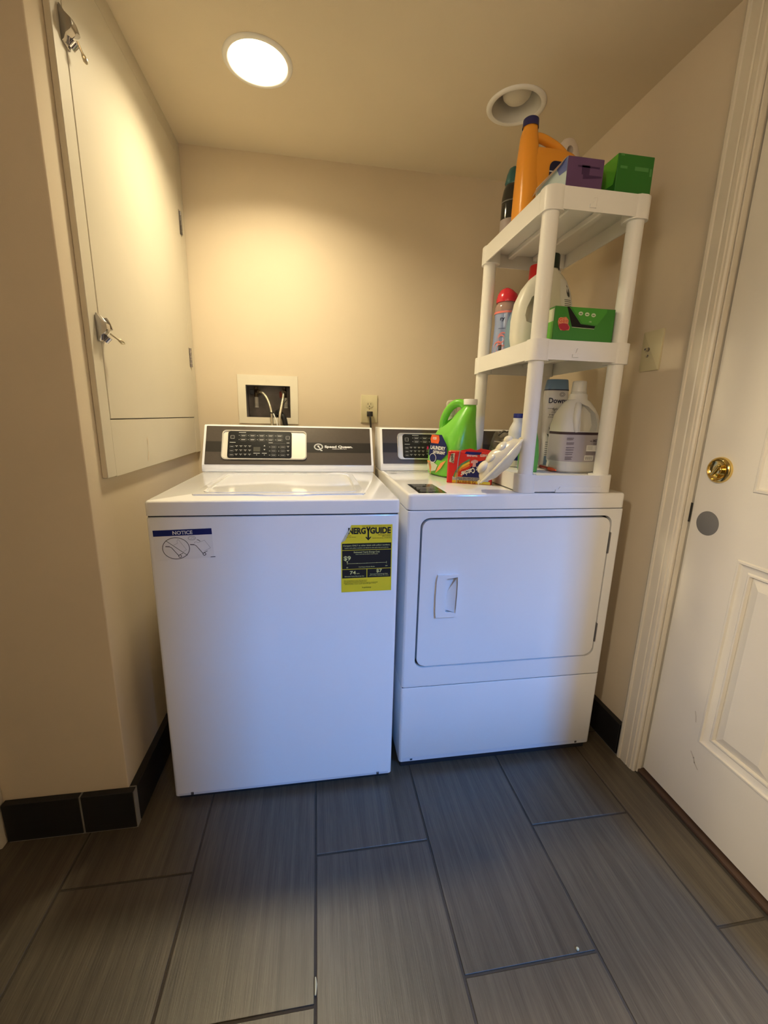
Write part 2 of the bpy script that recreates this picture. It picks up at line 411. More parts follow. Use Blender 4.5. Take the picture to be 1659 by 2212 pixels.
bm = NB(); bx(bm, 1.332, -0.9735, 0.860, 1.336, -0.9680, 0.915)
o = struct('trim_7', bm, BLACK, 'dark strike slot in the door gap', 0)

# ---- door with raised panels
DX = 1.338
def door():
    y1, y0, z0, z1 = -0.9745, -1.795, 0.020, 2.045
    b = NB()
    st = 0.155   # stile to panel edge
    p = [(-1.129, -1.345, 0.254, 0.800), (-1.425, -1.641, 0.254, 0.800), (-1.129, -1.345, 0.972, 1.55), (-1.425, -1.641, 0.972, 1.55), (-1.129, -1.345, 1.68, 1.90), (-1.425, -1.641, 1.68, 1.90)]
    bx(b, DX, y0, z0, DX+0.040, y1, z1)
    d = struct('door_1', b, DOORW, 'off-white panelled door on the right', 0)
    c = NB()
    for a, e, q, r in p: bx(c, DX-0.01, e, q, DX+0.012, a, r)
    cut(d, c)
    # door face continues: panel fields and ovolo moulding around each
    for a, e, q, r in p:
        m = NB()
        prof = [(0.0, 0.0), (0.003, 0.003), (0.008, 0.0035), (0.011, -0.001), (0.018, -0.004), (0.026, -0.006), (0.030, -0.003), (0.034, -0.003), (0.036, -0.0115), (0.0, -0.0115)]
        loops = []
        t = bmesh.new()
        for (u, h) in prof:
            loops.append([t.verts.new((DX-h, yy, zz)) for yy, zz in ((a-u, q+u), (e+u, q+u), (e+u, r-u), (a-u, r-u))])
        for i in range(len(prof)):
            A, B = loops[i], loops[(i+1) % len(prof)]
            for k in range(4): t.faces.new((A[k], A[(k+1) % 4], B[(k+1) % 4], B[k]))
        bmesh.ops.recalc_face_normals(t, faces=t.faces[:]); merge(m, t)
        f = obj('panel_moulding', m, DOORW, d, 25)
        m = NB(); u = 0.036
        t = bmesh.new()
        P1 = [(DX+0.0118, yy, zz) for yy, zz in ((a-u, q+u), (e+u, q+u), (e+u, r-u), (a-u, r-u))]
        u2 = 0.062
        P2 = [(DX+0.002, yy, zz) for yy, zz in ((a-u2, q+u2), (e+u2, q+u2), (e+u2, r-u2), (a-u2, r-u2))]
        V1 = [t.verts.new(x) for x in P1]; V2 = [t.verts.new(x) for x in P2]
        for k in range(4): t.faces.new((V1[k], V1[(k+1) % 4], V2[(k+1) % 4], V2[k]))
        t.faces.new(V2); t.faces.new(V1[::-1]); bmesh.ops.recalc_face_normals(t, faces=t.faces[:]); merge(m, t)
        obj('raised_panel', m, DOORW, d, 0)
    # scuff marks
    m = NB(); fr = FR((DX-0.0003, 0, 0), (0, -1, 0), (0, 0, 1))
    line(m, fr, [(1.117, .212), (1.128, .200), (1.133, .188), (1.146, .176)], .0035)
    line(m, fr, [(1.105, .335), (1.110, .322), (1.113, .306)], .0025)
    obj('scuff_mark', m, mat('grey_scuff', (0.50, 0.44, 0.37), 0.7), d, 0)
    # brass rosette with thumb turn
    M = Matrix.Translation((DX, -1.034, 1.016)) @ Matrix.Rotation(-PI/2, 4, 'Y')
    m = NB(); lathe(m, [(0.0345, 0), (0.0345, .003), (0.0335, .007), (0.031, .0105), (0.0275, .012), (0.0265, .0105), (0.024, .006), (0.016, .004), (0.0, .004)], 40, M)
    k = obj('door_knob', m, BRASS, d, 50); k['label'] = 'polished brass round knob with key barrel'
    m = NB(); lathe(m, [(0.0115, .0035), (0.0115, .0105), (0.0100, .012), (0, .012)], 24, M); obj('key_barrel', m, BRASS, k, 50)
    m = NB(); bx(m, -.0175, -.0032, .011, .0175, .0032, .020, .0025, 2); m.transform(M @ Matrix.Rotation(math.radians(-30), 4, 'Z')); obj('thumb_turn', m, BRASS, k, 50)
    M = Matrix.Translation((DX, -1.027, 0.868)) @ Matrix.Rotation(-PI/2, 4, 'Y')
    m = NB(); lathe(m, [(0.0335, 0), (0.0335, .0006), (0.0325, .0011), (0, .0011)], 48, M)
    k = obj('cover_disc', m, mat('matte_grey_disc', (0.165, 0.160, 0.152), 0.7), d, 30); k['label'] = 'flat matte grey round cover disc below the knob'
door()

# ---- ceiling lights
def lit_light():
    t = thing('recessed_light', 'lit recessed ceiling light glowing warm white above the washer', 'ceiling light', (LX, LY, H))
    b = NB(); prof = [(0.076, .024), (0.0775, .012), (0.0815, .001), (0.0835, -.004), (0.088, -.0062), (0.094, -.0055), (0.0985, -.003), (0.1, -.0003)]
    lathe(b, [(r, H+z) for r, z in prof], 56, Matrix.Translation((LX, LY, 0))); obj('trim_ring', b, PLASTIC, t, 60)
    b = NB(); lathe(b, [(0, H+.0235), (0.05, H+.0238), (0.0762, H+.0240)], 56, Matrix.Translation((LX, LY, 0)))
    g = bpy.data.materials.new('glowing_diffuser'); g.use_nodes = True
    p = g.node_tree.nodes['Principled BSDF']; p.inputs['Base Color'].default_value = (.8, .8, .8, 1)
    p.inputs['Emission Color'].default_value = (*LAMP_COL, 1); p.inputs['Emission Strength'].default_value = 14.0
    obj('diffuser', b, g, t, 60)
    l = bpy.data.lights.new('diffuser_light', 'AREA'); l.shape = 'DISK'; l.size = 0.148; l.energy = LAMP_POWER; l.color = LAMP_COL; l.spread = math.radians(LAMP_SPREAD)
    o = bpy.data.objects.new('diffuser_light', l); COL.objects.link(o); o.location = (LX, LY, H+.022)
lit_light()
def unlit_light():
    t = thing('recessed_light', 'unlit white recessed ceiling light with bare bulb above the shelf', 'ceiling light', (UX, UY, H))
    M = Matrix.Translation((UX, UY, 0))
    b = NB(); lathe(b, [(0.0775, H+.08), (0.0775, H), (0.078, H-.004), (0.084, H-.0065), (0.090, H-.0055), (0.095, H-.0025), (0.0955, H-.0003)], 56, M)
    obj('trim_ring', b, PLASTIC, t, 60)
    b = NB(); lathe(b, [(0.0772, H-.002), (0.070, H+.03), (0.064, H+.058), (0.060, H+.080), (0.0, H+.0805)], 56, M); obj('baffle', b, mat('white_baffle', (.62, .60, .55), .5), t, 60)
    b = NB(); lathe(b, [(0, H+.012), (0.018, H+.013), (0.034, H+.018), (0.043, H+.027), (0.046, H+.036), (0.042, H+.05), (0.026, H+.07), (0.02, H+.08)], 40, M)
    obj('bulb', b, mat('frosted_bulb', (.72, .68, .58), .35), t, 60)
unlit_light()

# ================================================================== LEFT CABINET (access panel)
def cabinet():
    F = -0.2296; W0 = XL+0.0005
    t = thing('wall_cabinet', 'tall cream built-in wall cabinet door panel with chrome latches on the left wall', 'cabinet', (W0, -0.45, 0.963))
    ya, yb = -0.868, -0.0035
    da, db, dz0, dz1 = -0.818, -0.069, 1.112, 2.083
    b = NB()
    bx(b, W0, ya, 0.968, F, da-0.0018, H-.001, .0012, 1)
    obj('frame_stile', b, CREAM, t, 0)
    b = NB(); bx(b, W0, db+0.0018, 0.964, F, yb, H-.001, .0012, 1); obj('frame_stile', b, CREAM, t, 0)
    b = NB(); bx(b, W0, da-0.0014, 0.966, F-.0006, db+0.0014, dz0-.0022, .0010, 1); obj('bottom_rail', b, CREAM, t, 0)
    b = NB(); bx(b, W0, da-0.0014, dz1+.0018, F-.0004, db+0.0014, H-.001, .0010, 1); obj('top_rail', b, CREAM, t, 0)
    b = NB(); bx(b, W0+.0002, ya+.02, dz0-.02, W0+.003, yb-.01, dz1+.03); obj('back_panel', b, SEAM_SHADE, t, 0)
    b = NB(); bx(b, W0+.0032, da, dz0, F+.0006, db, dz1, .0012, 1); d = obj('cabinet_door', b, CREAM, t, 0)
    m = NB(); fr = FR((F+.0009, 0, 0), (0, 1, 0), (0, 0, 1))
    obj_s = None
    for y_, z_, l_ in ((-.70, 1.06, .018), (-.33, 1.045, .0), (-.62, 1.80, .06)):
        pass
    m.free()
    m = NB(); fr = FR((F+.0001, 0, 0), (0, 1, 0), (0, 0, 1))
    poly(m, fr, [(-.600, 1.052), (-.596, 1.030), (-.590, 1.034), (-.594, 1.058)]); poly(m, fr, [(-.610, .987), (-.600, .985), (-.592, 1.012), (-.598, 1.012)])
    obj('stain', m, mat('faint_stain', (.60, .51, .38), .6), t, 0)
    for (y0, y1, z0, z1) in ((-.078, -.052, 1.800, 1.884), (-.078, -.052, 1.313, 1.388)):
        b = NB(); bx(b, F+.0003, y0, z0, F+.0022, y1, z1, .0006, 1)
        ym = (y0+y1)/2+.004; n = 5
        h = obj('hinge', b, CHROME, t, 0)
        b = NB()
        for i in range(n):
            a = z0+(z1-z0)*i/n+.0008; e = z0+(z1-z0)*(i+1)/n-.0008
            tube(b, [(F+.0035, ym, a), (F+.0035, ym, e)], .0036, 12)
        obj('hinge_knuckle', b, CHROME, h)
    def latch(zc, tip):
        z0, z1 = zc-.030, zc+.030
        b = NB(); bx(b, F+.0004, -.838, z0, F+.003, -.806, z1, .001, 1)
        l = obj('latch', b, CHROME, t); 
        # curved keeper housing
        fr = (Vector((0, -.829, 0)), Vector((1, 0, 0)), Vector((0, 0, 1)), Vector((0, 1, 0)))
        c = [(F+.002, z0), (F+.006, z0+.004), (F+.010, z0+.014), (F+.020, z0+.022), (F+.024, z0+.030), (F+.023, z0+.040), (F+.012, z0+.050), (F+.004, z1+.003), (F+.002, z1+.002)]
        b = NB(); prism(b, c, -.009, .011, fr, .0015, 2); obj('latch_housing', b, CHROME, l, 40)
        b = NB(); tube(b, smoothpath([(F+.006, -.806, z1-.006), (F+.012, -.806, z1-.016), (F+.016, -.806, zc)], 4), .008, 12)
        tube(b, [(F+.006, -.812, zc-.026), (F+.016, -.812, zc-.016)], .008, 12)
        obj('latch_cam', b, CHROME, l, 50)
        b = NB(); p0 = Vector((F+.017, -.806, zc-.008)); p1 = p0+Vector(tip)
        tube(b, [p0, p0.lerp(p1, .5), p0.lerp(p1, .62), p0.lerp(p1, .85), p1], [.0022, .0022, .0042, .0052, .0018], 8)
        obj('latch_lever', b, mat('warm_steel', (.62, .55, .40), .28, metal=.9), l, 40)
    latch(1.322, (.018, .030, -.018)); latch(1.905, (.008, .016, -.030))
cabinet()

# ================================================================== BACK WALL FITTINGS
def outlet_box():
    t = thing('washer_outlet_box', 'white recessed washer supply box with two valves in the back wall', 'outlet box', (.0715, 0, 1.19))
    b = NB(); bx(b, -.058, -.0045, 1.090, .2, -.0005, 1.298); po = obj('flange', b, mat('aged_white_plastic', (.74, .69, .57), .42, var=.05, vscale=14), t, 0)
    # recess shell
    c = NB(); bx(c, -.0245-.0715, -.02, 1.117-1.19, .1665-.0715, .02, 1.255-1.19); cut(po, c)
    G = mat('mottled_grey_plastic', (.20, .185, .19), .6, var=.55, vscale=22)  # mottled grey, darker than the flange
    b = NB(); bx(b, -.0265, 0, 1.1155, .1685, .084, 1.2565)
    s = obj('recess', b, G, t, 0)
    c = NB(); bx(c, -.0245-.0715, -.02, 1.1175-1.19, .1665-.0715, .080, 1.2545-1.19); cut(s, c)
    b = NB(); text_bm(b, 'IPS', FR((.071, -.0046, 1.268)), height=.011, align='C', bold=.01); obj('embossed_lettering', b, mat('aged_white_plastic_raised', (.68, .63, .52), .45), po, 0)
    DK = mat('tarnished_brass', (.10, .075, .05), .4, metal=.6); WT = mat('white_tag', (.50, .49, .47), .6)
    for x, red in ((.012, 0), (.138, 1)):
        b = NB()
        tube(b, [(x, .055, 1.252), (x, .055, 1.205)], .0085, 14); tube(b, [(x, .055, 1.235), (x+(.016 if not red else -.002), .030, 1.228)], .010, 14)
        v = obj('supply_valve', b, DK, t, 50)
        b = NB()
        if not red: bx(b, x-.026, .038, 1.217, x-.006, .046, 1.239, .002, 1)
        else: bx(b, x-.022, .036, 1.205, x-.010, .044, 1.232, .002, 1)
        h = obj('valve_handle', b, mat('blue_black_handle', (.02, .025, .04), .5) if not red else mat('dark_red_handle', (.16, .014, .01), .5), v, 40)
        b = NB(); tube(b, [(x+(.001 if not red else .006), .052, 1.206), (x+(.001 if not red else .006), .052, 1.160)], .0095, 14)
        obj('water_hammer_arrestor', b, WT, v, 50)
        for q in (0,): pass
        b = NB()
        for zz in (1.176, 1.170): tube(b, [(x+(.001 if not red else .006), .052, zz), (x+(.001 if not red else .006), .052, zz-.0025)], .0098, 14)
        obj('arrestor_ring', b, GREYP, v, 50)
outlet_box()
def hose(name, label, pts, r, m, group=None):
    b = NB(); tube(b, smoothpath(pts, 8), r, 12); return tag(obj(name, b, m, None, 60), label, 'hose', group)
hose('water_hose', 'curved braided metal water hose from the left valve of the supply box', [(.030, .026, 1.228), (.047, .012, 1.222), (.066, -.008, 1.198), (.080, -.02, 1.160), (.086, -.028, 1.12), (.087, -.034, 1.04), (.087, -.036, .93)], .0052, STEEL)
hose('water_hose', 'straight braided metal water hose from the right red valve of the supply box', [(.1355, .026, 1.228), (.1345, .000, 1.205), (.127, -.026, 1.16), (.121, -.040, 1.12), (.119, -.043, 1.04), (.119, -.043, .93)], .0055, STEEL)
b = NB(); tube(b, smoothpath([(.106, .050, 1.131), (.106, .030, 1.139), (.112, .008, 1.140), (.126, -.012, 1.130), (.140, -.0168, 1.105), (.147, -.0168, 1.03), (.147, -.0168, .9)], 8), .0115, 16)
tag(obj('drain_hose', b, mat('black_rubber', (.012, .012, .013), .45), None, 60), 'fat black drain hose hooked out of the supply box', 'hose')
b = NB(); tube(b, smoothpath([(.150, .01, 1.196), (.128, -.022, 1.165), (.112, -.028, 1.15)], 5), .0014, 8); tube(b, smoothpath([(.080, -.033, 1.138), (.094, -.040, 1.136), (.108, -.036, 1.134)], 4), .0028, 8)
tag(obj('zip_tie', b, BLACK, None, 60), 'thin black zip tie around the two braided hoses', 'zip tie')
b = NB(); tube(b, smoothpath([(.094, -.040, 1.136), (.100, -.046, 1.12), (.107, -.048, 1.10), (.112, -.05, 1.07)], 5), .0024, 8)
tag(obj('grey_wire', b, WHITEP, None, 60), 'short white wire between the two braided hoses', 'wire')

def outlet():
    t = thing('wall_outlet', 'ivory duplex wall outlet with black plug above the washer and dryer gap', 'outlet', (.5235, 0, 1.165))
    b = NB(); prism(b, rrect(.485, 1.102, .562, 1.228, .003, 3), 0.0002, .0058, None, .0028, 2); p = obj('cover_plate', b, IVORY, t, 30)
    for zc in (1.1845, 1.1445):
        pts = []
        for i in range(28):
            a = 2*PI*i/28; x, z = .0172*math.cos(a), .0172*math.sin(a); z = max(-.0135, min(.0135, z)); pts.append((.5235+x, zc+z))
        q = []
        for u in pts:
            if not q or (abs(u[0]-q[-1][0])+abs(u[1]-q[-1][1])) > 1e-4: q.append(u)
        b = NB(); prism(b, q, .005, .0074, None, .0005, 1); r = obj('receptacle', b, IVORY, t, 20)
        b = NB(); fr = FR((.5235, -.0076, zc))
        quad(b, fr, -.0078, -.0005, -.0056, .0075); quad(b, fr, .0050, .0005, .0072, .0075); disc(b, fr, 0, -.0068, .0025, .0025, 12)
        obj('slots', b, BLACKP, r, 0)
    b = NB(); disc(b, FR((.5235, -.0060, 1.1645)), 0, 0, .0022, .0022, 10); obj('screw', b, mat('brown_screw', (.2, .15, .08), .4, metal=.6), p, 0)
outlet()
b = NB(); prism(b, [(-.0125, -.012), (.0125, -.012), (.0125, .010), (-.0125, .010)], 0.0078, .030, FR((.5245, 0, 1.1445)), .003, 2)
tube(b, smoothpath([(.5245, -.018, 1.138), (.5255, -.030, 1.125), (.528, -.033, 1.09), (.529, -.032, 1.04), (.532, -.030, .95), (.53, -.03, .80)], 8), .0042, 10)
tag(obj('power_cord', b, mat('black_cord_rubber', (.014, .012, .011), .4), None, 50), 'black power plug and cord hanging from the ivory outlet', 'cord')

def wall_plate():
    t = thing('wall_plate', 'ivory wall plate with small metal cable jack behind the shelf on right wall', 'wall plate', (XR, -.752, 1.352))
    fr = (Vector((XR, 0, 0)), Vector((0, -1, 0)), Vector((0, 0, 1)), Vector((-1, 0, 0)))
    b = NB(); prism(b, rrect(.712, 1.292, .792, 1.412, .003, 3), .0002, .006, fr, .003, 2); obj('cover_plate', b, IVORY, t, 30)
    M = Matrix.Translation((XR-.005, -.742, 1.357)) @ Matrix.Rotation(-PI/2, 4, 'Y')
    b = NB(); lathe(b, [(.0065, 0), (.0065, .0035), (.0048, .004), (.0048, .013), (.0030, .013), (.0030, .008), (0, .008)], 16, M); obj('cable_jack', b, CHROME, t, 40)
    M = Matrix.Translation((XR-.005, -.742, 1.338)) @ Matrix.Rotation(-PI/2, 4, 'Y')
    b = NB(); lathe(b, [(.0045, 0), (.0042, .003), (0, .004)], 12, M); obj('screw', b, CHROME, t, 40)
wall_plate()

# ================================================================== WASHER
def console(t, x0, x1, zb, zt, yb, yt, ybk, has_text):
    """raised control console; front sloped from (yb,zb) to (yt,zt)"""
    fr_n = Vector((0, zb-zt, yt-yb)).normalized()
    side = [(-ybk, zb), (-yb, zb), (-(yb-.002), zb+.010), (-(yb), zb+.026), (-yt, zt-.004), (-(yt+.006), zt), (-ybk, zt)]
    def endcap(a, b_):
        b = NB(); t_ = bmesh.new()
        A = [t_.verts.new((a, -p[0], p[1])) for p in side]; B = [t_.verts.new((b_, -p[0], p[1])) for p in side]
        k = len(side)
        t_.faces.new(A); t_.faces.new(B[::-1])
        for i in range(k): t_.faces.new((A[i], A[(i+1) % k], B[(i+1) % k], B[i]))
        bmesh.ops.recalc_face_normals(t_, faces=t_.faces[:]); bevel(t_, [e for e in t_.edges], .0015, 2); merge(b, t_); return b
    c = obj('control_console', endcap(x0, x1), ENAMEL, t, 30)
    # dark fascia
    a0 = Vector((0, yb, zb+.026)); a1 = Vector((0, yt, zt-.004)); V = (a1-a0); L = V.length; V.normalize(); N = Vector((1, 0, 0)).cross(V)
    fr = (Vector((x0, a0.y, a0.z)), Vector((1, 0, 0)), V, N)
    W_ = x1-x0
    b = NB(); prism(b, rrect(.009, .0015, W_-.009, L-.001, .002, 2), -.001, .0022, fr, .0008, 1); f = obj('fascia', b, CHARC, c, 20)
    b = NB(); quad(b, fr, .0095, L*.325, W_-.0095, L*.59, .0024); obj('fascia_stripe', b, CHARB, c, 0)
    u0, u1 = .069, .389; v0, v1 = L*.13, L*.88
    b = NB(); ringprism(b, rrect(u0, v0, u1, v1, .016), rrect(u0+.004, v0+.004, u1-.004, v1-.004, .013), .002, .0065, fr); obj('bezel', b, SILVER, c, 35)
    b = NB(); prism(b, rrect(u0+.003, v0+.003, u1-.003, v1-.003, .014), .0022, .0034, fr, 0); obj('bezel_plate', b, mat('brushed_silver', (.74, .70, .60), .42, metal=.5, var=.05, vscale=40), c, 20)
    k0, k1 = u0+.022, u0+.262; j0, j1 = v0+.0055, v1-.0055
    b = NB(); prism(b, rrect(k0, j0, k1, j1, .009), .003, .0068, fr, .001, 2); kp = obj('keypad', b, mat('matte_black_keypad', (.008, .008, .008), .6, spec=.25), c, 30)
    KW, KH = k1-k0, j1-j0; kf = (fr[0]+fr[1]*k0+fr[2]*j0+fr[3]*.0069, fr[1], fr[2], fr[3])
    def rr(b, cu, cv, w_, h_, lw): 
        P = rrect(cu-w_/2, cv-h_/2, cu+w_/2, cv+h_/2, h_*.42, 4); line(b, kf, P+[P[0]], lw)
    b = NB(); g = NB(); wq = NB()
    for i in range(5):
        for j in range(2):
            cu = KW*(.238+.1425*i); cv = KH*(.84-.155*j); rr(b, cu, cv, KW*.098, KH*.105, .0006)
            quad(wq, kf, cu-KW*.035, cv+.0006, cu+KW*.035, cv+.0018); quad(wq, kf, cu-KW*.03, cv-.0022, cu+KW*.025, cv-.001)
            quad(wq, kf, cu-KW*.072, cv-.001, cu-KW*.062, cv+.0014)
    for i in range(3):
        for j in range(2):
            cu = KW*(.715+.145*j); cv = KH*(.415-.155*i); rr(b, cu, cv, KW*.086, KH*.105, .0006)
            quad(wq, kf, cu-KW*.028, cv-.0004, cu+KW*.028, cv+.0010); quad(wq, kf, cu-KW*.070, cv-.001, cu-KW*.060, cv+.0014)
        cu = KW*.065; cv = KH*(.415-.155*i); rr(b, cu, cv, KW*.07, KH*.10, .0005); quad(wq, kf, cu-KW*.022, cv-.0006, cu+KW*.022, cv+.0010)
        for j in range(4):
            cu = KW*(.137+.068*j); quad(wq, kf, cu-KW*.022, cv+.003, cu+KW*.022, cv+.0044); quad(wq, kf, cu-.0012, cv-.001, cu+.0012, cv+.0012)
        cu = KW*.943; quad(wq, kf, cu-KW*.018, cv+.003, cu+KW*.018, cv+.0044); quad(wq, kf, cu-.0012, cv-.001, cu+.0012, cv+.0012)
    for cu in (.069, .937):
        P = rrect(KW*cu-.0068, KH*.775-.0068, KW*cu+.0068, KH*.775+.0068, .002, 3); line(wq, kf, P+[P[0]], .0009); rr(b, KW*cu, KH*.775, .0085, .005, .0006)
    quad(wq, kf, KW*.165, KH*.945, KW*.275, KH*.965); quad(wq, kf, KW*.03, KH*.565, KW*.12, KH*.585); quad(wq, kf, KW*.635, KH*.565, KW*.70, KH*.585); quad(wq, kf, KW*.92, KH*.565, KW*.965, KH*.585)
    line(b, kf, [(KW*.70, KH*.545), (KW*.90, KH*.545)], .0005)
    for s_, cv in ((1, .44), (-1, .27)):
        poly(wq, kf, [(KW*.556, KH*cv), (KW*.586, KH*cv), (KW*.571, KH*cv+s_*.0052)] if s_ > 0 else [(KW*.556, KH*(cv+.06)), (KW*.571, KH*(cv+.06)-.0052), (KW*.586, KH*(cv+.06))])
    for cu, w_ in ((.452, .05), (.571, .038)):
        quad(wq, kf, KW*(cu-w_), KH*.165, KW*(cu+w_), KH*.185); quad(wq, kf, KW*cu-.0012, KH*.10, KW*cu+.0012, KH*.125)
    obj('button_outlines', b, mat('dim_grey_print', (.18, .18, .17), .5), kp, 0); obj('button_labels', wq, mat('keypad_print', (.50, .50, .47), .5), kp, 0); g.free()
    b = NB(); prism(b, [(KW*.40, KH*.235), (KW*.505, KH*.235), (KW*.505, KH*.405), (KW*.40, KH*.405)], 0, .0006, kf); obj('display', b, mat('grey_display', (.075, .075, .062), .25), kp, 0)
    if has_text:
        b = NB(); sc = .0105
        cu, cv = .431, L*.475
        ring(b, fr, cu+.004, cv+.0005, .0155, .0118, .0048, 32, 0, 360, .0026); ring(b, fr, cu+.004, cv+.0005, .0165, .0135, .0022, 32, 0, 360, .0026)
        line(b, fr, [(cu+.001, cv+.004), (cu+.009, cv-.004), (cu+.013, cv-.0145), (cu+.018, cv-.0155)], .0042, .0026)
        line(b, fr, [(cu+.001, cv+.004), (cu+.006, cv+.004)], .004, .0026)
        text_bm(b, 'Speed Queen.', (fr[0]+fr[1]*.459+fr[2]*(cv-.003)+fr[3]*.0026, fr[1], fr[2], fr[3]), height=.0095, width=.112, bold=.035)
        text_bm(b, 'COMMERCIAL HEAVY DUTY', (fr[0]+fr[1]*.489+fr[2]*(cv-.0095)+fr[3]*.0026, fr[1], fr[2], fr[3]), height=.0032, width=.058, bold=.02)
        obj('logo_lettering', b, WHITEP, c, 0)
    return c

WX, WY, WZ, WW = -0.1467, -0.8895, 0.9145, 0.651
def washer():
    t = thing('washing_machine', 'white top-loading washing machine with yellow energy sticker on its front', 'washing machine', (WX+WW/2, WY+.35, 0))
    x0, x1 = WX, WX+WW
    b = NB(); P = rrect(x0+.001, WY+.0005, x1-.001, -.16, .010, 4)
    t_ = bmesh.new(); A = [t_.verts.new((p[0], p[1], .0235)) for p in P]; B = [t_.verts.new((p[0], p[1], .872)) for p in P]; k = len(P)
    t_.faces.new(A[::-1]); ft = t_.faces.new(B)
    for i in range(k): t_.faces.new((A[i], A[(i+1) % k], B[(i+1) % k], B[i]))
    bevel(t_, ft.edges[:], .004, 2); merge(b, t_); cab = obj('cabinet_body', b, ENAMEL, t, 30)
    # lower kick flange with screws
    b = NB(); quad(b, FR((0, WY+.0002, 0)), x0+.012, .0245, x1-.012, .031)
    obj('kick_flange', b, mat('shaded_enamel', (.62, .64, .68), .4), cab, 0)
    for xs in (x0+.050, x1-.045):
        b = NB(); bx(b, xs-.004, WY-.0012, .024, xs+.004, WY+.002, .033, .001, 1)
        obj('screw', b, mat('dark_screw', (.12, .12, .13), .4, metal=.6), cab, 0)
    b = NB(); bx(b, x0+.005, WY+.006, .8725, x1-.005, -.17, .8765); obj('seam', b, SEAM_SHADE, t, 0)
    for xs in (x0+.05, x1-.05):
        for ys in (WY+.06, -.22):
            b = NB(); lathe(b, [(.022, 0.0005), (.022, .010), (.012, .012), (.008, .030)], 20, Matrix.Translation((xs, ys, 0))); obj('levelling_foot', b, BLACK, t, 40)
    b = NB(); bx(b, x0+.010, WY+.014, .0035, x1-.010, -.18, .0232); obj('underside_shade_block', b, SEAM_SHADE, t, 0)  # black box added as the shade under the washer
    # top deck: band + surface with shallow basin frame
    b = NB(); P = rrect(x0, WY, x1, -.16, .012, 4); t_ = bmesh.new()
    A = [t_.verts.new((p[0], p[1], .8765)) for p in P]; B = [t_.verts.new((p[0], p[1], WZ)) for p in P]
    t_.faces.new(A[::-1]); ft = t_.faces.new(B)
    for i in range(k): t_.faces.new((A[i], A[(i+1) % k], B[(i+1) % k], B[i]))
    bevel(t_, ft.edges[:], .007, 3); merge(b, t_); dk = obj('top_deck', b, ENAMEL2, t, 30)
    # lid with pull notch
    lx0, lx1, ly0, ly1 = -.055, .417, -.818, -.405
    P = [(lx0+.004, ly1), (lx0, ly0+.012), (lx0+.004, ly0), (.105, ly0), (.125, ly0-.012), (.135, ly0-.034), (.250, ly0-.034), (.262, ly0-.012), (.280, ly0), (lx1-.004, ly0), (lx1, ly0+.012), (lx1-.004, ly1)]
    P2 = [(lx0+.004, ly1), (lx0, ly0+.012), (lx0+.006, ly0), (.100, ly0), (.135, ly0-.012), (.245, ly0-.012), (.280, ly0), (lx1-.006, ly0), (lx1, ly0+.012), (lx1-.004, ly1)]
    fr = (Vector((0, 0, WZ)), X, Y, Z)
    b = NB(); prism(b, P2, -.001, .0035, fr, .0018, 2); ld = obj('lid', b, ENAMEL2, t, 30)
    i_ = .022
    b = NB(); P = rrect(lx0+i_, ly0+i_, lx1-i_, ly1-.012, .03, 5)
    ringprism(b, P, [((p[0]-.181)*.97+.181, (p[1]+.61)*.97-.61) for p in P], .003, .0052, fr); obj('lid_rib', b, ENAMEL2, ld, 50)
    c = console(t, x0-.0008, x1+.0008, WZ, 1.0868, -.327, -.245, -.16, True)
    # NOTICE sticker
    fr = FR((-.132, WY-.0004, .765)); Wn, Hn = .146, .085
    tilt = math.radians(1.6)
    U = Vector((math.cos(tilt), 0, math.sin(tilt))); V = Vector((-math.sin(tilt), 0, math.cos(tilt))); fr = (Vector((-.130, WY-.0004, .760)), U, V, U.cross(V))
    b = NB(); quad(b, fr, 0, 0, .142, .080); st = obj('notice_sticker', b, mat('clear_white_film', (.81, .81, .81), .26), t, 0)
    st['label'] = 'NOTICE sticker with blue bar and hand-truck pictograms'
    fr2 = (fr[0]+fr[3]*.0004, U, V, fr[3])
    b = NB(); quad(b, fr2, 0, .0625, .142, .0785); obj('blue_bar', b, NAVY, st, 0)
    b = NB(); text_bm(b, 'NOTICE', (fr2[0]+U*.071+V*.0658+fr2[3]*.0003, U, V, fr2[3]), height=.0092, width=.048, align='C', bold=.02); obj('lettering', b, WHITEP, st, 0)
    b = NB(); ring(b, fr2, .051, .029, .0325, .0285, .0014, 48); line(b, fr2, [(.0285, .0505), (.0765, .009)], .0012)
    def truck(ox, oy):
        line(b, fr2, [(ox, oy), (ox+.009, oy-.0008)], .0020); line(b, fr2, [(ox+.009, oy-.0008), (ox+.014, oy-.004), (ox+.029, oy-.026)], .0014)
        ring(b, fr2, ox+.032, oy-.0275, .0034, .0034, .0014, 20); line(b, fr2, [(ox+.030, oy-.0245), (ox+.040, oy-.0195)], .0012)
    truck(.0265, .0350); truck(.0865, .0375)
    line(b, fr2, [(.104, .0495), (.107, .049), (.111, .0455)], .0014); quad(b, fr2, .133, .0005, .145, .0020)
    obj('pictogram_lines', b, BLACKP, st, 0)
    b = NB()
    line(b, fr2, [(.046, .038), (.056, .0425), (.055, .048), (.058, .053), (.061, .049), (.076, .024), (.068, .0195)], .0007)
    line(b, fr2, [(.098, .040), (.097, .043), (.101, .044), (.106, .0415), (.122, .0475), (.135, .026), (.118, .0175)], .0007)
    ring(b, fr2, .092, .0545, .0095, .0052, .0007, 28); ring(b, fr2, .092, .0545, .0080, .0040, .0005, 28); ring(b, fr2, .0935, .0520, .0042, .0035, .0007, 14, 10, 170)
    obj('pictogram_grey_lines', b, GREYP, st, 0)
    # ENERGYGUIDE sticker
    tl = math.radians(.35)
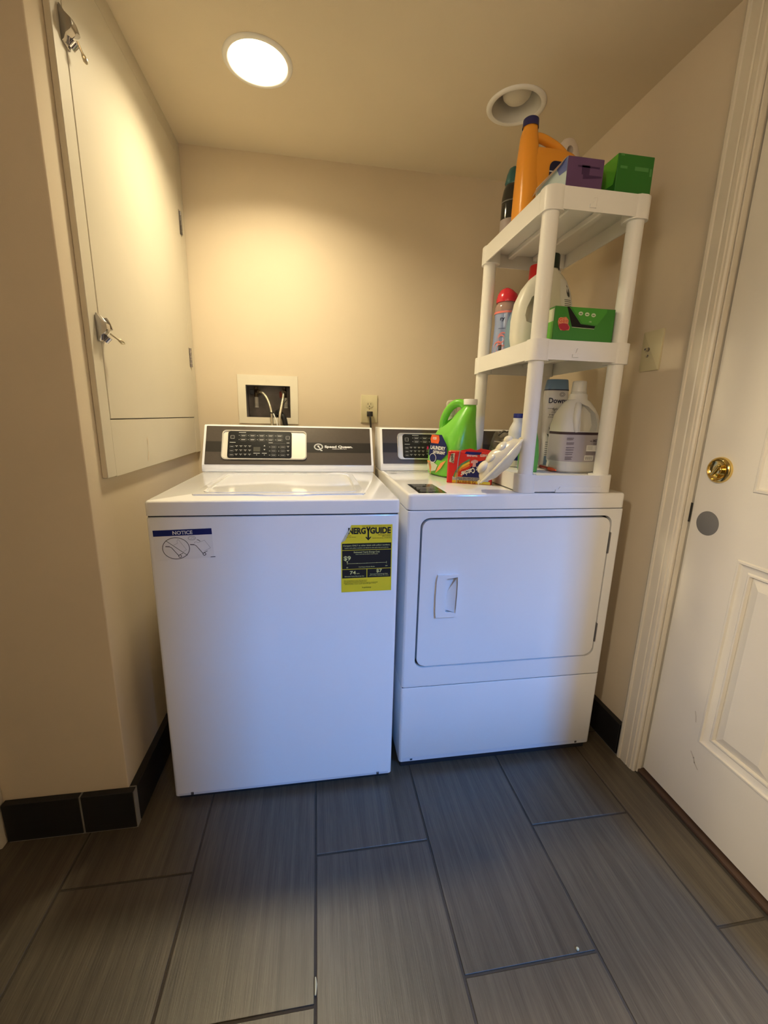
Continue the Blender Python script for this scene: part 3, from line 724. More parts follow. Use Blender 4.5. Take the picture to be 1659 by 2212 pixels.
    U = Vector((math.cos(tl), 0, math.sin(tl))); V = Vector((-math.sin(tl), 0, math.cos(tl))); fr = (Vector((.344, WY-.0004, .6495)), U, V, U.cross(V))
    EW, EH = .1415, .1945
    b = NB(); poly(b, fr, [(0, 0), (EW, 0), (EW, EH), (.0275, EH), (.0225, EH-.012), (.010, EH-.040), (0, EH-.049)]); es = obj('energy_sticker', b, YEL, t, 0)
    es['label'] = 'yellow ENERGYGUIDE sticker with its top left corner curled'
    b = NB(); t_ = bmesh.new()   # curled corner
    pa, pb = (.0275, EH), (0, EH-.049); n = 5; prev = None
    for i in range(n+1):
        q = i/n; off = (.010*math.sin(q*1.2), -.002*q); dd = .0004+.005*(1-math.cos(q*1.4))
        va = t_.verts.new(fr[0]+U*(pa[0]-.004*q+off[0]*.2)+V*(pa[1]-.012*q)+fr[3]*dd); vb = t_.verts.new(fr[0]+U*(pb[0]+.010*q)+V*(pb[1]+.006*q)+fr[3]*dd)
        if prev: t_.faces.new((prev[0], va, vb, prev[1]))
        prev = (va, vb)
    merge(b, t_); obj('curled_corner', b, mat('pale_sticker_back', (.62, .62, .45), .5), es, 30)
    f2 = (fr[0]+fr[3]*.0003, U, V, fr[3])
    b = NB(); m_ = .0025
    quad(b, f2, m_, .124, EW-m_, .1425); quad(b, f2, m_, .0685, EW-m_, .1225); quad(b, f2, m_, .0415, EW*.505-.001, .067); quad(b, f2, EW*.505+.001, .0415, EW-m_, .067)
    obj('black_panels', b, BLACKP, es, 0)
    f3 = lambda u, v: (f2[0]+U*u+V*v+f2[3]*.0003, U, V, f2[3])
    b = NB()
    text_bm(b, 'NERG', f3(.0195, .170), height=.0165, width=.048, bold=.045); text_bm(b, 'GUIDE', f3(.079, .170), height=.0165, width=.058, bold=.045)
    line(b, f3(0, 0), [(.0705, .187), (.0745, .178), (.0785, .187)], .0044); line(b, f3(0, 0), [(.0745, .178), (.0745, .158)], .0044)
    poly(b, f3(0, 0), [(.0665, .1590), (.0745, .1500), (.0825, .1590), (.0810, .1610), (.0745, .1560), (.0680, .1610)])
    for s_, u, v, h, w_, al in (('U.S. Government', .012, .1640, .0022, .016, 'L'), ('Federal law prohibits removal of this label before consumer purchase', EW-.004, .190, .0016, .080, 'R'),
                          ('Clothes Washer', .010, .1635, .0022, .018, 'L'), ('Capacity Class: Standard', .009, .1595, .0022, .031, 'L'), ('Alliance Laundry Systems', EW-.004, .1645, .0024, .036, 'R'),
                          ('Models', EW-.004, .1605, .0024, .024, 'R'), ('Capacity (tub volume): 3.19 cubic feet', EW-.004, .1555, .0024, .052, 'R'),
                          ('Your cost will depend on your utility rates and use.', .007, .0335, .0022, .066, 'L'), ('Cost range based only on standard capacity models.', .007, .0300, .0022, .064, 'L'),
                          ('Estimated operating cost based on six wash loads a week and a national average', .007, .0262, .0022, .095, 'L'), ('electricity cost and natural gas cost.', .010, .0228, .0022, .088, 'L'),
                          ('ftc.gov/energy', .071, .0112, .0034, .026, 'C')):
        if s_ == 'U.S. Government': continue
        text_bm(b, s_, f3(u, v), height=h, width=w_, align=al, bold=.01)
    obj('black_lettering', b, BLACKP, es, 0)
    b = NB()
    for s_, u, v, h, w_ in (('Compare ONLY to other labels with yellow numbers.', EW/2, .1345, .0040, .130), ('Labels with yellow numbers are based on the same test procedures.', EW/2, .1280, .0028, .122),
                          ('Estimated Yearly Energy Cost', EW/2, .1150, .0045, .072), ('(when used with an electric water heater)', EW/2, .1100, .0026, .062), ('$9', .0165, .0945, .0120, .0195),
                          ('Cost Range of Similar Models', EW/2, .0725, .0028, .045), ('$9', .0165, .0715, .0030, .005), ('$24', .1265, .0735, .0030, .006), ('74', .0320, .0530, .0095, .0165), ('kWh', .0465, .0530, .0030, .008),
                          ('Estimated Yearly Electricity Use', .0365, .0455, .0030, .054), ('$7', .1060, .0565, .0095, .0160), ('Estimated Yearly Energy Cost', .1055, .0500, .0030, .050), ('(when used with a natural gas water heater)', .1055, .0460, .0020, .054)):
        text_bm(b, s_, f3(u, v), height=h, width=w_, align='C', bold=.02 if h > .005 else .008)
    line(b, f3(0, 0), [(.0165, .0845), (.1265, .0845)], .0008)
    for u, h in ((.0165, .003), (.044, .0012), (.0715, .0012), (.099, .0012), (.1265, .0048)): line(b, f3(0, 0), [(u, .0845-h*.6), (u, .0845+h*.8)], .0008)
    poly(b, f3(0, 0), [(.0140, .0915), (.0165, .0860), (.0190, .0915)])
    obj('yellow_lettering', b, PALEY, es, 0)
washer()

# ================================================================== DRYER
DXo, DY, DZ, DW = 0.532, -0.8608, 0.9231, 0.683
def dryer():
    t = thing('clothes_dryer', 'white front-loading clothes dryer with recessed door handle under the shelf unit', 'dryer', (DXo+DW/2, DY+.35, 0))
    x0, x1 = DXo, DXo+DW
    def boxr(z0, z1, r, in_, bt, bb=0, y0=DY):
        b = NB(); P = rrect(x0+in_, y0, x1-in_, -.16, r, 4); t_ = bmesh.new(); k = len(P)
        A = [t_.verts.new((p[0], p[1], z0)) for p in P]; B = [t_.verts.new((p[0], p[1], z1)) for p in P]
        fb = t_.faces.new(A[::-1]); ft = t_.faces.new(B)
        for i in range(k): t_.faces.new((A[i], A[(i+1) % k], B[(i+1) % k], B[i]))
        if bt: bevel(t_, ft.edges[:], bt, 3)
        if bb: bevel(t_, [e for e in t_.edges if all(abs(v.co.z-z0) < 1e-6 for v in e.verts)], bb, 2)
        merge(b, t_); return b
    cab = obj('cabinet_body', boxr(.3065, .8745, .010, .001, .004, .002), ENAMEL, t, 30)
    cut(cab, prism(NB(), [(p[0]-(DXo+DW/2), p[1]) for p in rrect(.5715, .3735, 1.1785, .8535, .028, 7)], -.02, .02, (Vector((0, DY-(DY+.35), 0)), X, Z, -Y)), 12)
    lp = obj('lower_panel', boxr(.0304, .3035, .010, .0006, .002, .003), ENAMEL, t, 30)
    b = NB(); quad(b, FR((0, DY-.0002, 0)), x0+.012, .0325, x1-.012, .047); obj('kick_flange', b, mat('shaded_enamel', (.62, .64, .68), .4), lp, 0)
    for xs in (x0+.042, x1-.052):
        b = NB(); bx(b, xs-.004, DY-.0015, .035, xs+.004, DY+.002, .043, .001, 1); obj('screw', b, MATS['dark_screw'], lp, 0)
    b = NB(); bx(b, x0+.004, DY+.004, .3030, x1-.004, -.17, .3070); obj('seam', b, SEAM_SHADE, t, 0)
    b = NB(); bx(b, x0+.004, DY+.006, .8735, x1-.004, -.17, .8775); obj('seam', b, SEAM_SHADE, t, 0)
    for xs in (x0+.05, x1-.05):
        for ys in (DY+.05, -.22):
            b = NB(); lathe(b, [(.022, 0.0005), (.022, .012), (.012, .014), (.008, .036)], 20, Matrix.Translation((xs, ys, 0))); obj('levelling_foot', b, BLACK, t, 40)
    b = NB(); bx(b, x0+.010, DY+.014, .0035, x1-.010, -.18, .0302); obj('underside_shade_block', b, SEAM_SHADE, t, 0)  # dryer's underside shade, built as a black box
    top = obj('top_deck', boxr(.8772, DZ, .016, 0, .008), ENAMEL2, t, 30)
    b = NB(); prism(b, rrect(.572, .374, 1.178, .853, .028, 7), .006-.026, .0075-.026, (Vector((0, DY, 0)), X, Z, -Y)); obj('door_recess', b, SEAM_SHADE, t, 0)
    b = NB(); prism(b, rrect(.5772, .3792, 1.1732, .8475, .026, 7), -.017, .0010, (Vector((0, DY, 0)), X, Z, -Y), .002, 2); d = obj('dryer_door', b, ENAMEL, t, 30)
    # handle recess: frame + scooped pocket
    hx0, hx1, hz0, hz1 = .627, .695, .545, .681
    cb = NB(); prism(cb, [(p[0]-(DXo+DW/2), p[1]) for p in rrect(hx0+.026, hz0+.010, hx1-.004, hz1-.008, .006, 4)], -.014, .02, (Vector((0, -.35, 0)), X, Z, -Y)); cut(d, cb, 12)
    fr = (Vector((0, DY, 0)), X, Z, -Y)
    arc = [(hx1-.003, hz0), (hx1, hz0+.02), (hx1+.0008, (hz0+hz1)/2), (hx1+.0005, hz1-.02), (hx1-.001, hz1), (hx0+.002, hz1), (hx0-.001, hz1-.02), (hx0-.002, (hz0+hz1)/2), (hx0-.001, hz0+.02), (hx0+.001, hz0)]
    ina = [(hx1-.006, hz0+.012), (hx1-.005, hz0+.03), (hx1-.004, (hz0+hz1)/2), (hx1-.004, hz1-.03), (hx1-.005, hz1-.008), (hx0+.030, hz1-.012), (hx0+.0265, hz1-.025), (hx0+.026, (hz0+hz1)/2), (hx0+.027, hz0+.03), (hx0+.031, hz0+.014)]
    b = NB(); ringprism(b, arc, ina, .0005, .0095, fr); h = obj('door_handle', b, ENAMEL, d, 30)
    b = NB(); poly(b, (Vector((0, DY, 0)), X, Z, -Y), [(q[0], q[1]) for q in ina], -.0125)
    t_ = bmesh.new()  # scoop face slanting from pocket floor (left) to surface (right)
    v = [t_.verts.new(p) for p in ((hx0+.034, DY+.012, hz0+.016), (hx1-.006, DY-.004, hz0+.012), (hx1-.004, DY-.004, hz1-.010), (hx0+.040, DY+.012, hz1-.060))]
    t_.faces.new(v); merge(b, t_); obj('handle_scoop', b, ENAMEL, h, 20)
    for z0, z1 in ((.731, .800), (.426, .492)):
        b = NB(); bx(b, 1.1740, DY-.004, z0, 1.1800, DY+.006, z1, .0015, 1); obj('hinge', b, mat('grey_hinge', (.16, .155, .16), .4, metal=.4), d, 0)
    c = console(t, x0-.0005, x1-.0005, DZ, 1.0889, -.3434, -.293, -.16, False)
    # caution label and small rating label on the deck
    fr = (Vector((.566, -.846, DZ+.0004)), X, Y, Z)
    b = NB(); quad(b, fr, 0, 0, .083, .160); l = obj('caution_label', b, mat('black_gloss_label', (.016, .014, .012), .12), t, 0)
    b = NB()
    for i, (v_, u0, u1, h) in enumerate(((.140, .010, .055, .005), (.128, .010, .060, .003), (.116, .010, .040, .003), (.100, .010, .070, .003), (.088, .014, .066, .003), (.076, .010, .073, .003), (.062, .010, .050, .003), (.048, .016, .074, .003), (.034, .010, .060, .003), (.020, .010, .045, .003))):
        quad(b, (fr[0]+Z*.0003, X, Y, Z), u0, v_, u1, v_+h)
    obj('label_print', b, GREYP, l, 0)
    b = NB(); quad(b, (Vector((.556, -.428, DZ+.0004)), X, Y, Z), 0, 0, .026, .017); obj('rating_label', b, GREYP, t, 0)
dryer()

# ================================================================== SHELF UNIT
SX0, SX1, SY0, SY1 = 0.868, 1.165, -0.853, -0.405
SB, SM, ST = 0.9235, 1.350, 1.7165     # bottom of base rail, top of middle shelf, top of upper shelf
def shelf_unit():
    t = thing('shelf_unit', 'white plastic three-tier shelf unit standing on the dryer', 'shelf', ((SX0+SX1)/2, (SY0+SY1)/2, SB))
    def tier(zt, h, full=False):
        b = NB()
        R = .020
        po = rrect(SX0, SY0, SX1, SY1, R, 6); pi = rrect(SX0+.004, SY0+.004, SX1-.004, SY1-.004, R-.003, 6)
        fr = (Vector((0, 0, 0)), X, Y, Z)
        ringprism(b, po, pi, zt-h, zt, fr)
        prism(b, rrect(SX0+.003, SY0+.003, SX1-.003, SY1-.003, R-.003, 6), zt-.010, zt-.004, fr)
        # underside ribs
        if not full:
            for xr in (SX0+.105, SX0+.20): bx(b, xr-.010, SY0+.01, zt-.026, xr+.010, SY1-.01, zt-.009, .003, 1)
        s = obj('shelf_board', b, PLASTIC, t, 35)
        # corner collars, slightly proud
        for cx, sx in ((SX0, 1), (SX1, -1)):
            for cy, sy in ((SY0, 1), (SY1, -1)):
                c = NB(); a = (min(cx-sx*.002, cx+sx*.055), min(cy-sy*.002, cy+sy*.055), max(cx-sx*.002, cx+sx*.055), max(cy-sy*.002, cy+sy*.055))
                prism(c, rrect(*a, .019, 5), zt-h-.003, zt+.0015, fr, .002, 2); obj('corner_collar', c, PLASTIC, s, 35)
        return s
    s0 = tier(SB+.052, .049, True); s1 = tier(SM, .052); s2 = tier(ST, .052)
    b = NB(); prism(b, [(.980, SB+.001), (1.128, SB+.001), (1.128, SB+.0185), (.994, SB+.0185), (.990, SB+.010), (.980, SB+.010)], 0, .003, FR((0, SY0, 0)), .001, 1); obj('clip', b, PLASTIC, s0, 0)
    for s, zt in ((s1, SM), (s2, ST)):
        b = NB(); prism(b, [(.985, zt-.044), (1.003, zt-.044), (1.003, zt-.020), (.998, zt-.020), (.994, zt-.034), (.985, zt-.036)], 0, .003, FR((0, SY0, 0)), .0008, 1); obj('clip', b, PLASTIC, s, 0)
    for x in (SX0+.0245, SX1-.0245):
        for y in (SY0+.0245, SY1-.0245):
            for za, zb in ((SB+.05, SM-.05), (SM-.002, ST-.05)):
                b = NB(); tube(b, [(x, y, za), (x, y, zb)], .0215, 24); obj('post', b, PLASTIC, t, 50)
shelf_unit()
MIDZ = SM+.0; TOPZ = ST+.0; BASEZ = SB+.052
MT, TT, BT = SM-.004, ST-.004, SB+.048

# ================================================================== SUPPLIES
def P_(name, col, rough=.3, **k): return mat(name, col, rough, **k)
def handle_jug(t, name, m, W, D, Hh, hand_side=-1, neck_x=0.0, hole=True, neck_r=.019, e=3.2, body_h=.62, top_w=.42):
    """broad jug: width W along local x, depth D along y; neck toward +x side (hand_side=-1 puts handle at -x)"""
    b = NB(); h = Hh; s = -hand_side
    secs = [(0, 0, 0, W*.44, D*.40, e), (.006, 0, 0, W*.485, D*.47, e), (h*.04, 0, 0, W*.5, D*.5, e), (h*.35, 0, 0, W*.5, D*.5, e), (h*body_h, s*W*.01, 0, W*.47, D*.48, e-.3),
            (h*.78, s*W*.05, 0, W*.38, D*.40, 2.8), (h*.90, s*W*.10, 0, W*.27, D*.30, 2.4), (h*.965, s*W*.14+neck_x, 0, W*.16, D*.22, 2.1), (h*.985, s*W*.15+neck_x, 0, neck_r, neck_r, 2), (h, s*W*.15+neck_x, 0, neck_r, neck_r, 2)]
    loft(b, secs, 40)
    o = obj(name, b, m, t, 40, world=False)
    if hole:
        c = NB(); cx = hand_side*W*.235; pts = [(cx-.004*hand_side, h*.44), (cx+.002*hand_side, h*.72)]
        P = []
        for i in range(25):
            a = 2*PI*i/24; P.append((cx+W*.085*math.cos(a)-(hand_side*W*.05*math.sin(a)), h*.60+h*.16*math.sin(a)))
        P = P[:-1]; prism(c, P, -D, D, (Vector((0, 0, 0)), X, Z, -Y)); cut(o, c)
    return o
def cap(t, name, m, x, y, z, r, h, ridged=True, n=36, r2=None):
    b = NB(); r2 = r2 or r*.96
    lathe(b, [(r, z), (r, z+h*.12), (r*.985, z+h*.14), (r2, z+h*.92), (r2*.93, z+h), (0, z+h)], n, Matrix.Translation((x, y, 0)))
    return obj(name, b, m, t, 30, world=False)
LF = lambda o, u=(1, 0, 0), v=(0, 0, 1): FR(o, u, v)

def curved_label(t, name, m, cx, cy, rx, ry, e, z0, z1, a0, a1, off=.0006, n=18):
    """label band wrapped on a superellipse body, angles in degrees (270 = facing -y)"""
    b = NB(); A = []; B = []
    for i in range(n+1):
        a = math.radians(a0+(a1-a0)*i/n); c, s = math.cos(a), math.sin(a)
        x = cx+(rx+off)*math.copysign(abs(c)**(2/e), c); y = cy+(ry+off)*math.copysign(abs(s)**(2/e), s)
        A.append(b.verts.new((x, y, z0))); B.append(b.verts.new((x, y, z1)))
    for i in range(n): b.faces.new((A[i], A[i+1], B[i+1], B[i]))
    return obj(name, b, m, t, 60, world=False)

def surf(secs, a, z, off=.0008):
    a = math.radians(a); c, s_ = math.cos(a), math.sin(a)
    for p, q in zip(secs, secs[1:]):
        if p[0] <= z <= q[0] and q[0] > p[0]:
            k = (z-p[0])/(q[0]-p[0]); _, cx, cy, rx, ry, e = [p[i]+(q[i]-p[i])*k for i in range(6)]; break
    else: _, cx, cy, rx, ry, e = secs[-1]
    return Vector((cx+(rx+off)*math.copysign(abs(c)**(2/e), c), cy+(ry+off)*math.copysign(abs(s_)**(2/e), s_), z))
def wrap_patch(t, name, m, secs, aL, aR, zs, off=.0008, n=14):
    """patch on a lofted body; aL/aR functions of z give the angular limits"""
    b = NB(); rows = [[b.verts.new(surf(secs, aL(z)+(aR(z)-aL(z))*i/n, z, off)) for i in range(n+1)] for z in zs]
    for r0, r1 in zip(rows, rows[1:]):
        for i in range(n): b.faces.new((r0[i], r0[i+1], r1[i+1], r1[i]))
    return obj(name, b, m, t, 60, world=False)
# ---- bottom shelf
JUGM = P_('translucent_milky_plastic', (.74, .73, .68), .32, sss=.25, trans=.12)
def meyers_jug():
    t = thing('detergent_jug', 'large milky jug with lavender-grey label and clear cap on bottom shelf', 'jug', (1.105, -.720, BT+.001))
    b = NB(); W, D = .140, .112
    loft(b, [(0, 0, 0, W*.44, D*.42, 4), (.005, 0, 0, W*.475, D*.47, 4), (.02, 0, 0, W*.485, D*.48, 4), (.028, 0, 0, W*.475, D*.47, 4), (.034, 0, 0, W*.495, D*.49, 4), (.115, 0, 0, W*.5, D*.5, 3.8), (.150, 0, 0, W*.495, D*.49, 3.4),
             (.180, 0, 0, W*.45, D*.45, 3), (.202, 0, 0, W*.37, D*.38, 2.7), (.220, 0, 0, W*.28, D*.30, 2.3), (.228, 0, 0, .0285, .0285, 2), (.244, 0, 0, .0265, .0265, 2), (.2445, 0, 0, .023, .023, 2), (.25, 0, 0, .023, .023, 2)], 44)
    o = obj('bottle', b, JUGM, t, 40, world=False)
    c = NB(); P = rrect(-.012, .138, .050, .205, .014, 5)
    # hollow beside the handle on the front left
    prism(c, [(-.016, .130), (.040, .130), (.046, .150), (.036, .186), (.012, .206), (-.010, .214), (-.016, .200)], .020, .09, (Vector((0, 0, 0)), X, Z, -Y)); cut(o, c)
    b = NB(); tube(b, smoothpath([(-.026, -.048, .128), (-.030, -.050, .160), (-.026, -.046, .192), (-.016, -.030, .212)], 5), .0105, 12); obj('grip', b, JUGM, t, 50, world=False)
    LV = P_('lavender_grey_label', (.42, .39, .42), .35)
    l = curved_label(t, 'label', LV, 0, 0, W*.5, D*.5, 3.8, .036, .121, 165, 350)
    curved_label(l, 'label_top_band', P_('deep_purple_print', (.045, .022, .03), .4), 0, 0, W*.5, D*.5, 3.8, .1195, .1275, 165, 350, .0010)
    f = lambda x, z: FR((x, -D/2-.0014, z)); b = NB()
    text_bm(b, 'MRS.', f(.022, .099), height=.003, width=.008, bold=.02); text_bm(b, "MEYER'S", f(.032, .098), height=.0085, width=.036, bold=.02); text_bm(b, 'CLEAN DAY', f(.034, .091), height=.0042, width=.034, bold=.02)
    for i, (z, w_) in enumerate(((.108, .024), (.104, .022), (.094, .026), (.090, .025), (.079, .028), (.072, .027), (.064, .026), (.058, .024), (.050, .026), (.046, .022), (.042, .024))): quad(b, f(-.058, z), 0, 0, w_, .0016)
    for z in (.066, .062, .058): quad(b, f(.012, z), 0, 0, .050, .0013)
    obj('label_lettering', b, P_('plum_print', (.10, .07, .09), .5), l, 0, world=False)
    b = NB(); quad(b, f(.012, .069), 0, 0, .052, .019); quad(b, f(.009, .040), 0, 0, .030, .016); obj('white_sticker', b, WHITEP, l, 0, world=False)
    b = NB()
    for i, x in enumerate((.0125, .015, .0168, .0195, .0215, .024, .0262, .029, .0312, .0335)): quad(b, FR((x, -D/2-.0018, .0425)), 0, 0, .0011 if i % 3 else .0018, .0105)
    for z in (.083, .079, .075): quad(b, FR((.015, -D/2-.0018, z)), 0, 0, .018, .0012); quad(b, FR((.044, -D/2-.0018, z)), 0, 0, .014, .0012)
    obj('barcode', b, GREYP, l, 0, world=False)
    CL = P_('clear_frosted_cap', (.80, .79, .74), .25, trans=.35)
    b = NB(); lathe(b, [(.0235, .245), (.0235, .250), (.0225, .251), (.021, .280), (.019, .284), (0, .284)], 32); obj('cap', b, CL, t, 30, world=False)
meyers_jug()
def downy():
    t = thing('scent_bead_bottle', 'tall white scent-bead bottle with pale blue cap on bottom shelf behind jug', 'bottle', (1.082, -.628, BT+.001), math.radians(-8))
    b = NB(); a, d = .040, .026
    loft(b, [(0, 0, 0, a*.78, d*.8, 2.6), (.01, 0, 0, a*.86, d*.92, 2.6), (.10, 0, 0, a*.80, d*.9, 2.6), (.17, 0, 0, a*.90, d*.95, 2.6), (.235, 0, 0, a, d, 2.6), (.262, 0, 0, a*.95, d*.95, 2.6)], 36)
    o = obj('bottle', b, P_('pearl_white_plastic', (.70, .70, .72), .3), t, 40, world=False)
    b = NB(); loft(b, [(.2625, 0, 0, a*.97, d*.98, 2.6), (.292, 0, 0, a*.86, d*.88, 2.6), (.295, 0, 0, a*.80, d*.8, 2.6)], 36); obj('cap', b, P_('powder_blue_plastic', (.17, .28, .45), .3), t, 40, world=False)
    b = NB(); loft(b, [(.2590, 0, 0, a*.985, d*.99, 2.6), (.2628, 0, 0, a*.985, d*.99, 2.6)], 36); obj('cap_ring', b, P_('dark_blue_ring', (.02, .03, .07), .3), t, 40, world=False)
    b = NB(); f = lambda x, z: FR((x, -d-.0012, z)); text_bm(b, 'Downy', f(-.033, .218), height=.0165, width=.066, bold=.02); ring(b, f(.010, .246), 0, 0, .0085, .0065, .001, 24); ring(b, f(.010, .246), 0, 0, .005, .0035, .001, 20)
    quad(b, f(-.030, .172), 0, 0, .048, .001); quad(b, f(-.034, .200), 0, 0, .02, .001); text_bm(b, 'light', f(-.018, .195), height=.008, width=.022, shear=.3)
    text_bm(b, 'OCEAN', f(-.02, .186), height=.004, width=.022); text_bm(b, 'MIST', f(-.026, .177), height=.005, width=.03)
    for z in (.088, .081, .074, .067, .060, .053, .046): quad(b, f(-.030, z), 0, 0, .040, .0015)
    obj('lettering', b, P_('navy_lettering', (.012, .018, .06), .4), o, 0, world=False)
    b = NB(); fr = f(-.002, .095)
    for ang, L_ in ((90, .070), (115, .05), (66, .052), (140, .035), (48, .038), (200, .02), (-20, .02)):
        q = math.radians(ang); u, v = math.cos(q), math.sin(q); poly(b, fr, [(-v*.004, u*.004), (u*L_*.5-v*.0055, v*L_*.5+u*.0055), (u*L_, v*L_), (u*L_*.5+v*.0055, v*L_*.5-u*.0055), (v*.004, -u*.004)][::-1])
    obj('leaf_print', b, P_('slate_leaf_print', (.085, .10, .115), .4), o, 0, world=False)
    b = NB(); quad(b, f(-.030, .012), 0, 0, .058, .030); obj('blue_print', b, P_('soft_blue_print', (.20, .32, .52), .4), o, 0, world=False)
downy()
# green pouch behind the front post
b = NB(); loft(b, [(BT+.001, .957, -.715, .022, .040, 3), (BT+.05, .957, -.715, .024, .042, 3), (BT+.10, .955, -.715, .022, .038, 2.6), (BT+.142, .953, -.715, .013, .030, 2.2), (BT+.150, .953, -.715, .004, .028, 2)], 28)
g = thing('pod_pouch', 'bright green pod pouch half hidden behind the front shelf post on bottom shelf', 'pouch', (.957, -.715, BT))
o = obj('bag', b, P_('bright_green_film', (.10, .36, .065), .3, bump=.3, bscale=40), g, 50)
b = NB(); line(b, FR((.9785, -.700, BT+.055), (.25, -1, 0)), [(-.02, .0), (.012, .004), (.018, .030)], .006, .003); obj('dark_print', b, NAVY, g, 0)
# orange pen tip
t = thing('marker_pen', 'bright orange marker pen lying at the front of bottom shelf', 'pen', (1.037, -.715, BT+.007))
b = NB(); tube(b, [(1.046, -.640, BT+.0068), (1.0365, -.712, BT+.0068)], .0052, 12); obj('barrel', b, P_('dark_red_barrel', (.16, .02, .012), .3), t, 50)
b = NB(); tube(b, [(1.0365, -.712, BT+.0068), (1.0335, -.735, BT+.0072), (1.029, -.764, BT+.0080)], [.0060, .0056, .0022], 12); obj('pen_cap', b, P_('bright_orange_plastic', (.90, .11, .02), .3), t, 50)

# ---- dryer top items
def green_jug():
    t = thing('laundry_jug', 'bright lime green laundry detergent jug with white cap on the dryer', 'jug', (.780, -.474, DZ+.001), math.radians(20))
    GM = P_('lime_green_plastic', (.17, .56, .05), .28, sss=.1)
    b = NB()   # local: y front(-) = spout end; x thickness
    secs = [(0, 0, 0, .060, .082, 3.2), (.006, 0, 0, .068, .090, 3.2), (.035, 0, 0, .071, .093, 3.2), (.085, 0, 0, .070, .093, 3), (.125, .003, -.001, .064, .089, 2.8), (.160, .008, -.006, .056, .079, 2.6), (.195, .016, -.018, .044, .060, 2.4), (.222, .024, -.032, .034, .042, 2.2), (.246, .031, -.044, .0245, .026, 2), (.254, .033, -.046, .021, .021, 2), (.260, .033, -.046, .021, .021, 2)]
    loft(b, secs, 44); o = obj('bottle', b, GM, t, 45, world=False)
    b = NB(); tube(b, smoothpath([(.028, -.040, .238), (.016, -.018, .262), (.002, .008, .258), (-.008, .032, .232), (-.010, .050, .196), (-.006, .056, .150)], 6), .0145, 14)
    obj('handle', b, GM, t, 50, world=False)
    c = NB(); prism(c, [(-.016, .236), (-.014, .206), (.004, .186), (.028, .174), (.034, .190), (.022, .216), (.004, .238), (-.008, .244)], -.12, .12, (Vector((0, 0, 0)), Y, Z, X)); cut(o, c)
    b = NB(); lathe(b, [(.0245, .257), (.0245, .2745), (.0232, .277), (0, .277)], 36, Matrix.Translation((.033, -.046, 0))); obj('cap', b, WHITEP, t, 30, world=False)
    # label on the -x side: curved panel following the side
    LN = P_('jug_label_navy', (.010, .016, .10), .35)
    fr = (Vector((-.0722, 0, 0)), Vector((0, -1, 0)), Vector((.045, 0, .99)).normalized(), Vector((-1, 0, 0)))
    fr = (fr[0], fr[1], fr[2], fr[1].cross(fr[2]))
    b = NB(); poly(b, fr, [(-.052, .075), (-.030, .058), (.030, .060), (.060, .085), (.050, .120), (.020, .150), (-.020, .150), (-.046, .115)], .0016); l = obj('label', b, LN, t, 0, world=False)
    b = NB(); prism(b, [(-.040, .118), (.004, .118), (.010, .132), (.004, .148), (-.040, .148), (-.046, .132)], .0018, .0024, fr); obj('orange_badge', b, P_('orange_print', (.75, .12, .03), .4), l, 0, world=False)
    b = NB(); text_bm(b, 'LAUNDRY', (fr[0]+fr[1]*-.040+fr[2]*.096+fr[3]*.003, *fr[1:]), height=.013, width=.090, bold=.03); text_bm(b, 'DETERGENT', (fr[0]+fr[1]*-.022+fr[2]*.082+fr[3]*.003, *fr[1:]), height=.0095, width=.072, bold=.03)
    ring(b, (fr[0]+fr[3]*.003, *fr[1:]), -.022, .064, .020, .016, .002, 28); text_bm(b, '125', (fr[0]+fr[1]*-.030+fr[2]*.132+fr[3]*.003, *fr[1:]), height=.008, width=.022, bold=.03)
    obj('label_lettering', b, WHITEP, l, 0, world=False)
    b = NB(); disc(b, (fr[0]+fr[3]*.0012, *fr[1:]), -.022, .064, .024, .019); obj('round_badge', b, LN, l, 0, world=False)
    b = NB()
    for i in range(6): poly(b, (fr[0]+fr[3]*.0022, *fr[1:]), [(-.060+.009*math.cos(q)*(1 if k % 2 else .45), .098+.009*math.sin(q)*(1 if k % 2 else .45)) for k, q in enumerate([2*PI*j/12 for j in range(12)])]); break
    obj('magenta_star', b, P_('magenta_print', (.45, .01, .08), .4), l, 0, world=False)
    b = NB(); f4 = (fr[0]+fr[3]*.0022, *fr[1:])
    poly(b, f4, [(-.055, .030), (-.035, .012), (.0, .020), (.01, .040), (-.02, .050), (-.050, .046)]); obj('shirt_picture', b, P_('pale_linen_print', (.52, .56, .42), .4), l, 0, world=False)
    b = NB(); poly(b, f4, [(.0, .010), (.030, .030), (.058, .062), (.040, .055), (.028, .050), (.012, .032)]); poly(b, f4, [(-.058, .052), (-.040, .030), (-.030, .002), (-.026, .030), (-.040, .052)]); obj('splash_print', b, P_('orange_splash_print', (.80, .30, .10), .4), l, 0, world=False)
green_jug()
